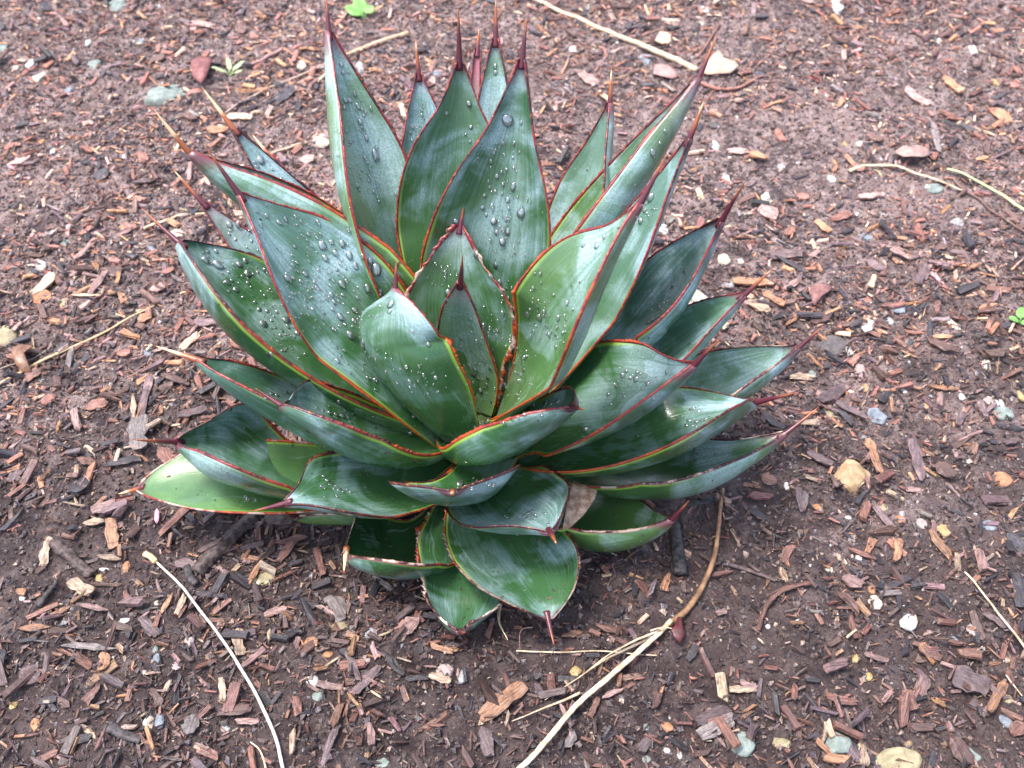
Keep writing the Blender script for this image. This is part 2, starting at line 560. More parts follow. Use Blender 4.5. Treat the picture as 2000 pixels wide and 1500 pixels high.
def crumbs(name, n, seed, mat, size, colf, bare):
    r = np.random.default_rng(seed)
    xy = scatter_xy(n, r, bare)
    d = np.array([[1, 0, 0], [-1, 0, 0], [0, 1, 0], [0, -1, 0], [0, 0, 1], [0, 0, -1]], float)
    P = d[None] * r.uniform(.55, 1.3, (n, 6, 1)) + r.normal(0, .18, (n, 6, 3))
    s = np.clip(size * r.lognormal(0, .5, n), 0, .0026)
    P *= s[:, None, None]
    Rm = rotmats(r.uniform(0, 6.3, n), r.uniform(0, 6.3, n), r.uniform(0, 6.3, n))
    P = np.einsum('nij,nkj->nki', Rm, P)
    x, y = xy.T
    P += np.stack([x, y, height(x, y) + s * .3], -1)[:, None]
    F = np.array([[0, 2, 4], [2, 1, 4], [1, 3, 4], [3, 0, 4], [2, 0, 5], [1, 2, 5], [3, 1, 5], [0, 3, 5]])
    F = (F[None] + (np.arange(n) * 6)[:, None, None]).reshape(-1, 3)
    C = np.repeat(colf(n, r), 6, 0)
    uvv = P[..., :2].reshape(-1, 2)
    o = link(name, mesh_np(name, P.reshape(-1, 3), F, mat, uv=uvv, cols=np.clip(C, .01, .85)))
    return tag(o, kind='stuff')


def soilcol(n, r):
    base = np.array([(.090, .068, .068), (.175, .132, .126), (.040, .032, .036), (.20, .13, .10), (.17, .145, .16), (.42, .30, .24)])
    k = r.choice(6, n, p=[.30, .28, .18, .10, .09, .05])
    return base[k] * r.lognormal(0, .2, (n, 1))


def gritcol(n, r):
    base = np.array([(.62, .58, .55), (.42, .41, .42), (.55, .38, .25), (.30, .31, .32), (.72, .55, .44)])
    return base[r.choice(5, n)] * r.lognormal(0, .15, (n, 1))


o = crumbs('soil_crumbs', 150000, 7, M['litter'], .0011, soilcol, -.2)
tag(o, 'loose dark crumbs of soil lying between the bark chips', 'soil')
o = crumbs('grit', 6000, 8, M['litter'], .0011, gritcol, .0)
tag(o, 'tiny pale grains of grit sprinkled over the dark soil', 'grit')

# ------------------------------------------------------------------ the agave
TK = np.array([0, .15, .35, .55, .75, .88, 1.])


def hermite(x, y, t):
    m = np.gradient(y, x)
    i = np.clip(np.searchsorted(x, t, side='right') - 1, 0, len(x) - 2)
    h = x[i + 1] - x[i]; s = (t - x[i]) / h
    return (2 * s**3 - 3 * s**2 + 1) * y[i] + (s**3 - 2 * s * s + s) * h * m[i] + (-2 * s**3 + 3 * s * s) * y[i + 1] + (s**3 - s * s) * h * m[i + 1]


def frame(q, t):
    """centre line, tangent, lateral, upper normal, half width and cupping of a leaf along t"""
    Pt = q[:12].reshape(4, 3); wd = np.maximum(hermite(TK, q[12:19], t), .0008)
    roll = np.interp(t, [0, .5, 1], q[19:22]); cup = np.interp(t, [0, .5, .85, 1], [q[22], q[23], q[24], q[24]])
    b = [(1 - t)**3, 3 * t * (1 - t)**2, 3 * t * t * (1 - t), t**3]
    C = sum(b[i][:, None] * Pt[i] for i in range(4))
    T = 3 * ((1 - t)**2)[:, None] * (Pt[1] - Pt[0]) + 6 * (t * (1 - t))[:, None] * (Pt[2] - Pt[1]) + 3 * (t * t)[:, None] * (Pt[3] - Pt[2])
    T /= np.linalg.norm(T, axis=1)[:, None] + 1e-9
    S0 = np.array([-np.sin(q[26]), np.cos(q[26]), 0.])
    S = S0 - (T @ S0)[:, None] * T; S /= np.linalg.norm(S, axis=1)[:, None]
    N = np.cross(T, S)
    c, s = np.cos(roll)[:, None], np.sin(roll)[:, None]
    return C, T, c * S + s * N, c * N - s * S, wd, cup


def sect(C, S, N, wd, cup, u):
    a = np.abs(cup) + 1e-6
    x = wd * np.sin(u * a) / a; z = wd * (1 - np.cos(u * a)) / a * np.sign(cup)
    nn = N * np.cos(u * a)[:, None] - S * (np.sin(u * a) * np.sign(cup))[:, None]    # surface normal there
    ll = S * np.cos(u * a)[:, None] + N * (np.sin(u * a) * np.sign(cup))[:, None]    # outward lateral
    return C + x[:, None] * S + z[:, None] * N, nn, ll


def blade_mesh(q, seed, thick=1.0):
    nt_, nu = 54, 17
    t = 1 - (1 - np.linspace(0, 1, nt_)) ** 1.15
    C, T, S, N, wd, cup = frame(q, t)
    us = np.sin(np.linspace(-1, 1, nu) * np.pi / 2) * .55 + np.linspace(-1, 1, nu) * .45
    top = np.empty((nt_, nu, 3)); bot = np.empty((nt_, nu, 3))
    for j, u in enumerate(us):
        P, nn, ll = sect(C, S, N, wd, cup, np.full(nt_, u))
        wob = .0006 * vnoise(t * 9 + seed * 3.7, u * 2 + seed, 31) * np.sin(np.pi * np.clip(t, 0, 1))
        th = thick * ((.0052 * (1 - t) ** .8 + .0016) * (1 - abs(u) ** 2.2) + .00075)
        top[:, j] = P + nn * wob[:, None]
        bot[:, j] = P - nn * (th - wob * .5)[:, None]
    V = np.concatenate([top.reshape(-1, 3), bot.reshape(-1, 3)])
    i = np.arange(nt_ * nu).reshape(nt_, nu); n0 = nt_ * nu
    Ft = np.stack([i[:-1, :-1], i[1:, :-1], i[1:, 1:], i[:-1, 1:]], -1).reshape(-1, 4)
    Fb = Ft[:, ::-1] + n0
    e = []
    for j in (0, nu - 1):
        a, b = i[:-1, j], i[1:, j]
        q4 = np.stack([a, a + n0, b + n0, b], -1)
        e.append(q4 if j == 0 else q4[:, ::-1])
    a, b = i[-1, :-1], i[-1, 1:]
    e.append(np.stack([a, a + n0, b + n0, b], -1))
    a, b = i[0, :-1], i[0, 1:]
    e.append(np.stack([b, b + n0, a + n0, a], -1))
    uu, tt = np.meshgrid(us * .5 + .5, t)
    uv = np.stack([uu, tt], -1).reshape(-1, 2)
    return mesh_np('leaf', V, [Ft, Fb] + e, M['leaf'], uv=np.concatenate([uv, uv + [0, 0]]), smooth=True)


def margin_mesh(q, side, seed, teeth, rag, mw=1.0):
    """horny rim along one edge: a thin ragged ribbon with small teeth"""
    n = 190
    t = np.linspace(.10, 1.0, n)
    C, T, S, N, wd, cup = frame(q, t)
    P, nn, ll = sect(C, S, N, wd, cup, np.full(n, float(side)))
    ll = ll * side
    L = np.concatenate([[0], np.cumsum(np.linalg.norm(np.diff(P, axis=0), axis=1))])
    r = np.random.default_rng(seed)
    j1 = vnoise(L * 330, L * 0 + seed, 41); j2 = vnoise(L * 900, L * 0 + seed, 42); j3 = vnoise(L * 60, L * 0 + seed * 2, 43)
    ext = .00078 + rag * (.00032 * j1 + .00024 * j2) + .00036 * j3
    ext *= np.interp(t, [.10, .3, .8, 1], [.45, 1, 1, 1.0])
    ext *= mw * 1.22
    lean = np.zeros(n)
    s = r.uniform(.002, .006)
    while s < L[-1] * .93:                               # teeth
        k = np.argmin(np.abs(L - s)); k = min(max(k, 1), n - 2)
        hgt = teeth * r.uniform(.35, 1.0) * .0016 * np.interp(t[k], [0, .2, .75, 1], [.8, 1, .7, .1])
        ext[k] += hgt; ext[k - 1] += hgt * .25; ext[k + 1] += hgt * .25
        lean[k] = r.uniform(-.6, .9) * hgt
        s += r.uniform(.0035, .0075)
    inn = (.00052 + .00022 * j3) * mw
    up = .00045 + .0002 * np.abs(j1)
    a = P - ll * inn[:, None] + nn * .00025
    b = P + ll * .0001 + nn * up[:, None]
    c = P + ll * ext[:, None] + nn * .00005 + T * lean[:, None]
    d = P + ll * .0001 - nn * .0011
    e = P - ll * inn[:, None] - nn * .0010
    V = np.stack([a, b, c, d, e], 1).reshape(-1, 3)
    i = np.arange(n * 5).reshape(n, 5)
    F = np.concatenate([np.stack([i[:-1, k], i[1:, k], i[1:, (k + 1) % 5], i[:-1, (k + 1) % 5]], -1) for k in range(5)])
    if side < 0: F = F[:, ::-1]
    cap = np.array([[i[0, 4], i[0, 3], i[0, 2], i[0, 1], i[0, 0]], [i[-1, 0], i[-1, 1], i[-1, 2], i[-1, 3], i[-1, 4]]])
    uv = np.stack([np.tile(np.linspace(0, 1, 5), (n, 1)), np.tile(t[:, None], (1, 5))], -1).reshape(-1, 2)
    return mesh_np('leaf_margin', V, [F, cap], M['margin'], uv=uv, smooth=True)


def tube_mesh(name, pts, rad, mat, k=8, flat=1.0, ridge=0.0, seed=0, smooth=True, tint=None):
    """tapered tube along a polyline (already dense)"""
    pts = np.asarray(pts, float); rad = np.asarray(rad, float)
    n = len(pts)
    T = np.gradient(pts, axis=0); T /= np.linalg.norm(T, axis=1)[:, None] + 1e-12
    ref = np.array([0, 0, 1.]) if abs(T[:, 2]).mean() < .9 else np.array([1., 0, 0])
    X = np.cross(T, ref); X /= np.linalg.norm(X, axis=1)[:, None] + 1e-12
    Y = np.cross(X, T)
    r = np.random.default_rng(seed)
    a = np.linspace(0, 2 * np.pi, k, endpoint=False)
    rr = 1 + ridge * r.normal(0, 1, (1, k)) + ridge * .6 * r.normal(0, 1, (n, k))
    ring = pts[:, None] + rad[:, None, None] * rr[..., None] * (np.cos(a)[None, :, None] * X[:, None] + flat * np.sin(a)[None, :, None] * Y[:, None])
    V = ring.reshape(-1, 3)
    i = np.arange(n * k).reshape(n, k)
    F = np.stack([i[:-1], np.roll(i, -1, 1)[:-1], np.roll(i, -1, 1)[1:], i[1:]], -1).reshape(-1, 4)
    caps = np.array([i[0][::-1], i[-1]])
    L = np.concatenate([[0], np.cumsum(np.linalg.norm(np.diff(pts, axis=0), axis=1))])
    uv = np.stack([np.tile(np.linspace(0, 1, k) * rad.mean() * 6, (n, 1)) + seed * .13, np.tile(L[:, None], (1, k))], -1).reshape(-1, 2)
    if tint == 'spine': uv = np.stack([np.tile(np.linspace(0, 1, k), (n, 1)), np.tile((L / L[-1])[:, None], (1, k))], -1).reshape(-1, 2)
    return mesh_np(name, V, [F, caps], mat, uv=uv, smooth=smooth)


# fitted leaves: 4 curve points, 7 half widths, 3 rolls, 3 cups, spine length, azimuth
LEAVES = {
    'l01': [-0.0088,0.0152,0.05,-0.0554,0.056,0.1221,-0.0917,0.0815,0.1849,-0.0978,0.1539,0.278,0.0177,0.0225,0.0299,0.0388,0.0408,0.0239,0.0021,0.0,0.1239,0.2241,0.45,0.8622,1.2883,0.0219,2.638],
    'l02': [-0.0046,0.0182,0.04,-0.0258,0.0714,0.1005,-0.0373,0.1317,0.1588,-0.0435,0.176,0.2342,0.0139,0.0173,0.0217,0.0254,0.0238,0.0137,0.0019,0.0,-0.0504,0.0173,0.45,0.4915,0.8627,0.0233,1.7803],
    'l03': [-0.0021,0.0143,0.0554,-0.0353,0.0523,0.1367,-0.0121,0.101,0.2165,-0.0112,0.1162,0.2781,0.0173,0.0222,0.0294,0.0371,0.0299,0.0129,0.002,0.0021,-0.1305,0.1456,0.4513,0.4199,0.8972,0.0327,1.7021],
    'l04': [0.0011,0.0169,0.05,0.0053,0.0669,0.1116,0.0101,0.1169,0.1788,0.0109,0.1668,0.2656,0.0119,0.0147,0.0181,0.0202,0.0173,0.0111,0.0021,0.0,0.0029,-0.0391,0.45,0.5,0.8993,0.0264,1.4598],
    'l04b': [-0.0002,0.0187,0.04,-0.0056,0.0776,0.0969,-0.0113,0.1333,0.1622,-0.0023,0.1966,0.2413,0.0065,0.008,0.0099,0.0109,0.0089,0.0047,0.0021,0.0,-0.0073,0.0154,0.45,0.5,0.8734,0.014,1.5922],
    'l05': [0.0019,0.0123,0.0601,-0.0171,0.0334,0.1295,0.0185,0.056,0.1904,0.0281,0.0949,0.2914,0.0216,0.0289,0.0388,0.0433,0.0335,0.0158,0.002,-0.0083,0.1146,-0.0527,0.4463,0.415,1.0989,0.024,1.3548],
    'l06': [0.0091,0.0173,0.0401,0.0353,0.0771,0.0985,0.0893,0.1221,0.1544,0.09,0.1596,0.2209,0.0137,0.0173,0.0222,0.0271,0.0263,0.0149,0.0021,0.0,0.0233,-0.3335,0.45,0.5219,1.0344,0.0241,0.5995],
    'l07': [0.0115,0.0144,0.0461,0.0206,0.0757,0.1308,0.093,0.0702,0.1525,0.145,0.1365,0.2545,0.0153,0.0204,0.0286,0.038,0.0322,0.021,0.0022,0.0,-0.3204,-0.267,0.45,1.042,1.5849,0.0292,0.0653],
    'l08': [0.0147,0.0089,0.0506,0.0685,0.0277,0.1134,0.101,0.05,0.1666,0.1322,0.0728,0.2504,0.0151,0.0181,0.0217,0.0256,0.0224,0.0121,0.0021,-0.0414,0.1303,-0.2584,0.464,0.4373,0.4804,0.0254,0.2723],
    'l09': [0.0077,-0.0015,0.0653,0.0438,-0.0318,0.1555,0.0579,-0.0541,0.2219,0.0902,-0.0307,0.2791,0.0171,0.0227,0.0329,0.0413,0.0365,0.019,0.0021,-0.2246,0.6142,-0.1556,0.5185,1.0342,0.5205,0.0287,-0.2382],
    'l10': [0.0179,0.0098,0.0424,0.1181,0.0392,0.1036,0.1319,0.0594,0.1049,0.1584,0.0608,0.1952,0.0176,0.0228,0.0309,0.0403,0.0359,0.0209,0.0022,0.0,-0.3376,-0.0862,0.45,1.0901,0.9329,0.0336,0.2925],
    'l11': [0.0213,0.007,0.0412,0.0944,0.0205,0.0665,0.136,0.0257,0.1022,0.1782,0.0407,0.1487,0.0159,0.0212,0.028,0.0294,0.0275,0.0177,0.0022,0.0454,0.0238,-0.2043,0.4622,0.6107,0.92,0.0253,0.057],
    'l13': [0.0239,0.0064,0.0187,0.099,0.0258,0.0367,0.1718,0.0213,0.0404,0.2248,0.0411,0.0983,0.0116,0.0164,0.0254,0.039,0.0366,0.0239,0.0023,0.0,-0.1578,-0.1521,0.45,0.8989,1.3024,0.0227,0.0126],
    'l14': [0.0225,-0.004,0.0483,0.0691,0.005,0.1009,0.0972,-0.0458,0.1036,0.1313,-0.0455,0.17,0.0192,0.0295,0.0447,0.0459,0.0381,0.0223,0.0022,0.3287,0.1089,-0.302,0.3706,0.7757,0.8706,0.0245,-0.2317],
    'l15': [0.023,-0.0035,0.0391,0.0988,-0.0507,0.06,0.1799,-0.0167,0.1029,0.184,-0.0194,0.1077,0.0192,0.0272,0.0354,0.0424,0.0324,0.0173,0.0022,-0.0539,0.1191,-0.4501,0.464,1.0602,0.4297,0.0326,-0.7257],
    'l16': [0.0257,-0.0003,0.0295,0.1006,-0.0149,0.015,0.1338,-0.049,0.013,0.2131,-0.0087,0.0623,0.019,0.024,0.0309,0.0378,0.0371,0.0192,0.0023,-0.0201,-0.574,-0.1157,0.4562,0.8107,1.3687,0.0295,-0.2307],
    'l17': [0.0211,-0.0122,0.0211,0.0397,-0.0432,0.0035,0.1025,-0.0712,-0.012,0.1278,-0.0754,0.0535,0.0138,0.0203,0.031,0.0417,0.0361,0.0187,0.0022,0.0058,-0.4018,-0.1013,0.4569,1.1801,1.1312,0.0229,-0.7385],
    'l18': [0.0061,-0.0252,0.0293,-0.0034,-0.0626,0.0162,0.0383,-0.1063,0.0367,0.0453,-0.1379,0.0304,0.0212,0.0284,0.0378,0.0411,0.0369,0.0238,0.0022,0.0325,-0.0541,-0.1318,0.4378,0.4278,0.7374,0.0163,-1.3514],
    'l19': [-0.0077,-0.0259,0.0227,-0.0051,-0.0726,0.0269,-0.0132,-0.1281,0.0031,-0.0112,-0.1399,0.0204,0.0182,0.027,0.0361,0.0304,0.0239,0.0152,0.0022,0.0193,-0.0866,-0.0597,0.4133,0.4512,0.9841,0.031,-1.3887],
    'l20': [-0.0173,-0.0211,0.0199,-0.0167,-0.0871,-0.0231,-0.0877,-0.0947,0.0403,-0.0877,-0.0948,0.0403,0.0185,0.0243,0.0334,0.0452,0.0418,0.021,0.0022,0.0276,0.2438,-0.0918,0.45,0.8695,1.1405,0.0141,-2.392],
    'l21': [0.0077,-0.0232,0.0394,-0.0013,-0.0584,0.0472,0.0421,-0.0829,0.0616,0.0456,-0.1054,0.0819,0.0188,0.0274,0.0386,0.0389,0.0324,0.0166,0.0021,0.0368,0.0423,-0.032,0.4314,0.476,0.8043,0.0306,-1.1152],
    'l22': [0.008,-0.0167,0.0473,-0.0093,-0.0765,0.0556,-0.0159,-0.08,0.0921,-0.0133,-0.105,0.1226,0.0203,0.0206,0.0273,0.0398,0.0409,0.0221,0.0022,0.0078,0.0267,-0.0169,0.4712,0.7309,0.5233,0.03,-1.4466],
    'l23': [-0.02,-0.0189,0.0354,-0.0661,-0.0454,0.0327,-0.0933,-0.0802,0.0906,-0.1241,-0.0826,0.0804,0.0174,0.0233,0.0279,0.0329,0.0283,0.0122,0.0021,-0.1686,0.0419,0.3687,0.354,0.5708,0.6628,0.0226,-2.7418],
    'l24': [-0.0254,-0.0023,0.0343,-0.0985,-0.0621,-0.0029,-0.1952,-0.0264,0.0739,-0.2032,-0.0333,0.0826,0.0185,0.024,0.033,0.0445,0.0457,0.0184,0.0021,0.0298,0.4794,-0.243,0.4595,0.8427,1.7538,0.0349,-3.0552],
    'l25': [-0.0256,-0.0045,0.0249,-0.0948,-0.0285,0.0148,-0.1915,-0.0437,0.0629,-0.24,-0.0364,0.0354,0.0182,0.0227,0.0284,0.0322,0.0278,0.0158,0.0022,0.0,-0.0572,0.0203,0.45,0.4888,0.5398,0.0202,-3.0012],
    'l26': [-0.0225,0.002,0.041,-0.0942,-0.0342,0.0392,-0.1771,-0.0093,0.1345,-0.1829,-0.0075,0.1354,0.0132,0.0196,0.0287,0.0326,0.0213,0.0081,0.0022,-0.0873,0.2841,0.1578,0.4725,1.0857,0.6665,0.0311,-2.7873],
    'l27': [-0.0189,-0.0024,0.0529,-0.0798,-0.0372,0.0474,-0.1143,-0.0492,0.1295,-0.1231,-0.0426,0.1293,0.0177,0.0299,0.0404,0.0413,0.0345,0.0189,0.0022,0.1416,0.1168,0.0896,0.8253,1.2505,1.0202,0.0245,-2.5886],
    'l28': [-0.0202,0.0124,0.038,-0.1541,-0.0031,0.1001,-0.1948,0.0609,0.1705,-0.2008,0.0649,0.1733,0.0179,0.0258,0.0386,0.0515,0.0367,0.0181,0.0022,0.3082,-0.0873,0.0461,0.872,1.2217,0.8779,0.0356,3.3692],
    'l29': [-0.0202,0.0029,0.0535,-0.0571,0.0139,0.1232,-0.1195,0.025,0.1845,-0.1462,0.0427,0.23,0.0216,0.0292,0.0373,0.0428,0.0346,0.0187,0.0021,-0.2155,-0.2725,0.3439,0.3591,0.566,0.7208,0.0344,2.7465],
    'l30': [-0.0152,0.0115,0.0529,-0.0144,0.0909,0.1587,-0.1187,0.0614,0.1373,-0.182,0.0758,0.2377,0.014,0.0196,0.029,0.0386,0.0398,0.0277,0.0023,-0.0847,0.5765,0.4967,0.4513,1.1678,1.8344,0.0351,3.2248],
    'l31': [-0.016,0.0125,0.04,-0.0638,0.054,0.0928,-0.1117,0.0904,0.1499,-0.1672,0.1289,0.2199,0.0118,0.0147,0.0183,0.0207,0.0182,0.0097,0.002,0.0,-0.0204,0.0067,0.45,0.5001,0.7377,0.0341,2.4707],
    'l31b': [-0.0153,0.0172,0.03,-0.0552,0.0767,0.068,-0.1015,0.127,0.1125,-0.1609,0.1815,0.1616,0.0065,0.0081,0.01,0.0108,0.0083,0.0033,0.0021,0.0,0.0173,0.079,0.45,0.5,0.8647,0.0216,2.3709],
    'l32': [-0.0191,0.0128,0.0161,-0.0744,0.0581,0.0556,-0.1365,0.0889,0.0916,-0.2029,0.1324,0.155,0.014,0.0174,0.0215,0.0236,0.0195,0.0101,0.0021,0.0,0.058,-0.1599,0.45,0.5334,0.7047,0.0321,2.4599],
    'l33': [-0.0234,0.009,0.0251,-0.0657,0.0324,0.04,-0.1197,0.0241,0.0425,-0.1601,0.0614,0.0685,0.0088,0.0108,0.0127,0.0123,0.0076,0.0069,0.0022,0.0,0.0581,-0.0048,0.45,0.5245,0.6874,0.021,2.7952],
    'l34': [-0.0243,-0.0091,0.0174,-0.0523,-0.0388,-0.0023,-0.1266,-0.0399,0.0039,-0.1291,-0.0543,0.028,0.0098,0.0119,0.0142,0.0155,0.0122,0.0062,0.0022,0.0,0.7311,0.2813,0.45,0.5164,0.793,0.0237,-2.3028],
    'l35': [-0.0131,-0.0052,0.0536,-0.0795,-0.0287,0.1716,-0.0524,-0.0009,0.1594,-0.0512,0.0118,0.1801,0.0173,0.0379,0.0425,0.037,0.0305,0.0187,0.0022,0.3244,0.3018,-0.453,0.83,1.03,0.4371,0.0176,3.8857],
    'l36': [-0.0053,0.0108,0.0621,0.0006,0.0176,0.0939,-0.0169,0.0269,0.1222,-0.0109,0.02,0.1772,0.013,0.0158,0.0193,0.0186,0.0157,0.0114,0.0022,0.0088,-0.1099,0.0241,0.4471,0.5243,0.848,0.0251,1.494],
    'l37': [-0.0056,0.0128,0.0601,-0.0028,0.0134,0.085,-0.0214,0.0256,0.1484,-0.0115,0.0546,0.1961,0.0152,0.0181,0.0242,0.037,0.033,0.0174,0.0022,-0.0034,0.0394,-0.1731,0.457,0.4502,0.7187,0.0128,1.594],
    'l38': [-0.0126,-0.0128,0.0595,0.0065,-0.0583,0.077,0.0578,-0.0604,0.1489,0.0585,-0.064,0.1527,0.0209,0.0276,0.037,0.0321,0.026,0.0155,0.0022,-0.0263,-0.0873,0.1046,1.011,1.2289,0.9902,0.0306,-0.8611],
}

# per leaf: bloom, lime, dirt, pink tip, margin pale, margin dark, spine pale, teeth
STYLE = {n: dict(bloom=.0, lime=.0, dirt=.3, pinktip=0., pale=.0, dark=.12, sp=.0, teeth=.35, rag=1.0, mw=1.0, deep=.15) for n in LEAVES}


def st(names, **k):
    for n in names.split(): STYLE[n].update(k)


st('l01', bloom=.1, lime=.42); st('l02', bloom=.35, sp=.3); st('l03', bloom=-.08, lime=.14); st('l04', bloom=.2, lime=.3, pinktip=.0, sp=.2)
st('l04b', pinktip=1, lime=.3, sp=.2); st('l05', bloom=-.12); st('l06', bloom=.3, sp=.35, lime=.25); st('l07', bloom=.0, lime=.3, sp=.15, pinktip=.2)
st('l08', bloom=.3, lime=.15, sp=.3); st('l09', bloom=-.02, lime=.28, dark=.2); st('l10', bloom=.3); st('l11', bloom=.12, lime=.08, sp=.2)
st('l13', bloom=.05, lime=.12, pale=.35); st('l14', bloom=.0, teeth=.8, dark=.1); st('l15', bloom=.0, teeth=.5)
st('l16', bloom=-.25, lime=.16, pale=.8, dirt=.7, teeth=.5, sp=.1); st('l17', bloom=-.45, lime=.22, pale=.6, dirt=.5, teeth=.4)
st('l18', bloom=-.28, dirt=.7, teeth=1.5, lime=.06, pale=.3); st('l19', bloom=-.25, dirt=.5, teeth=1.1, pale=1.3, rag=3.2, mw=1.7)
st('l20', bloom=-.5, dirt=.6, teeth=.6, pale=.8, sp=.9); st('l21', bloom=.0, teeth=.8, dark=.3, sp=.2); st('l22', bloom=.1, dark=.4, sp=.5, teeth=.5)
st('l23', bloom=-.15, dark=.4, teeth=.9); st('l24', bloom=-.28, dirt=.4, teeth=.6, sp=.15); st('l25', bloom=-.9, deep=0, lime=.20, pale=.8, sp=.5, dark=.1)
st('l26', bloom=.12, sp=.6, dark=.1); st('l27', bloom=.0, sp=-.5, dark=.35, teeth=1.2); st('l28', bloom=-.05, dark=.4, sp=.1); st('l29', bloom=.08)
st('l30', bloom=-.2, lime=.2, sp=.6, dark=.3); st('l31', bloom=.3, sp=.6, dark=.4); st('l31b', sp=.6); st('l32', bloom=.25, sp=.3, pinktip=.2)
st('l33', lime=.5, pale=1, sp=.9); st('l34', lime=.6, bloom=-.5, pale=1)
st('l35', bloom=.0, rag=1.6, mw=1.5); st('l36', bloom=.5, pinktip=.4, lime=.75); st('l37', bloom=-.2, pinktip=.15, lime=.1, mw=2.3, pale=.75, rag=2, sp=.1); st('l38', bloom=.05, dark=.1)

STYLE['l09']['dark'] = -0.15
STYLE['l14']['dark'] = -0.05
STYLE['l29']['dark'] = -0.1
STYLE['l30']['dark'] = 0
STYLE['l35']['dark'] = -0.3
STYLE['l16']['dark'] = 0.5
STYLE['l17']['dark'] = 0.5
STYLE['l18']['dark'] = 0.5
STYLE['l19']['dark'] = 0.5
STYLE['l20']['dark'] = 0.5
STYLE['l21']['dark'] = 0.6
STYLE['l22']['dark'] = 0.6
STYLE['l15']['dark'] = 0.3
STYLE['l13']['dark'] = 0.3
STYLE['l24']['dark'] = 0.2
st('l18', deep=.6, bloom=-.2); st('l19', deep=.7); st('l20', deep=.8); st('l17', deep=.4); st('l23 l24 l21', deep=.55); st('l05 l28', deep=.4); st('l16 l15 l14 l27 l35', deep=.3)
agave = empty('agave', (0, 0, -.012))
tag(agave, 'blue-green agave rosette with red-edged pointed leaves and water droplets, growing in the bark mulch', 'agave')
OFF = np.array([0, 0, -.012])
bv_v, bv_f, bv_name = [], [], []
LEAFOBJ = {}
for i, (nm, q) in enumerate(LEAVES.items()):
    q = np.array(q, float); s = STYLE[nm]
    me = blade_mesh(q, i, 1.3)
    me.transform(__import__('mathutils').Matrix.Translation(Vector(-OFF)))
    lf = link('leaf', me, agave)
    LEAFOBJ[nm] = lf
    for k in ('bloom', 'lime', 'dirt', 'pinktip', 'deep'): lf[k] = float(s[k])
    for side in (1, -1):
        mm = margin_mesh(q, side, i * 2 + (side > 0), s['teeth'], s['rag'], s['mw'])
        mm.transform(__import__('mathutils').Matrix.Translation(Vector(-OFF)))
        mo = link('leaf_margin', mm, lf)
        for k in ('pale', 'dark'): mo[k] = float(s[k])
    C, T, S, N, wd, cup = frame(q, np.array([.93, .97, 1.0]))
    ln = max(q[25], .006); n = 16
    f = np.linspace(0, 1, n)
    curve = N[-1] * (.05 * ln) * np.array([random.uniform(-.6, 1.4)])
    bend = S[-1] * ln * random.uniform(-.05, .05)
    pts = C[-1] - N[-1] * .0006 - T[-1] * .006 + T[-1] * (ln + .006) * f[:, None] + (curve + bend) * (f ** 2)[:, None]
    rad = .0023 * (1 - f) ** .95 + .00016
    sm = tube_mesh('spine', pts, rad, M['spine'], k=9, seed=i, tint='spine')
    sm.transform(__import__('mathutils').Matrix.Translation(Vector(-OFF)))
    so = link('spine', sm, lf); so['pale'] = float(s['sp'])
    b0 = len(bv_v)
    vs = [Vector(v.co) + Vector(OFF) for v in me.vertices]
    bv_v += vs
    for p in me.polygons:
        bv_f.append([b0 + x for x in p.vertices]); bv_name.append(nm)
LEAFOBJ['l19']['label'] = 'front leaf with torn pale edge and no spine'
LEAFOBJ['l25']['label'] = 'lowest left leaf, pale lime green with withered tip'
LEAFOBJ['l34']['label'] = 'yellowed stub of an old leaf under the rosette'
BV = BVHTree.FromPolygons(bv_v, bv_f)
# crown: the stubby stem the leaves spring from
a = np.linspace(0, 1, 10)
cr = tube_mesh('crown', np.stack([0 * a, 0 * a, -.012 + .078 * a], -1) - OFF, .030 * (1 - a ** 2.2) ** .7 + .003, mat_plain('crown_tissue', (.03, .06, .02), (.09, .11, .04), .5), k=18, ridge=.06, seed=3)
cro = link('crown', cr, agave)


# ------------------------------------------------------------------ helpers for single things on the ground
def mpp(px, py):
    """metres per photograph pixel on the ground there"""
    p = ground_at(px, py)
    return float((p - CAM) @ FW) / FPX


def gdir(px, py, deg):
    """ground yaw of a line seen at DEG (counter-clockwise from rightwards) at that spot, and its length factor"""
    a = R(deg)
    p = ground_at(px, py); q = ground_at(px + 14 * math.cos(a), py - 14 * math.sin(a))
    d = q - p
    return math.atan2(d[1], d[0]), math.hypot(d[0], d[1]) / 14


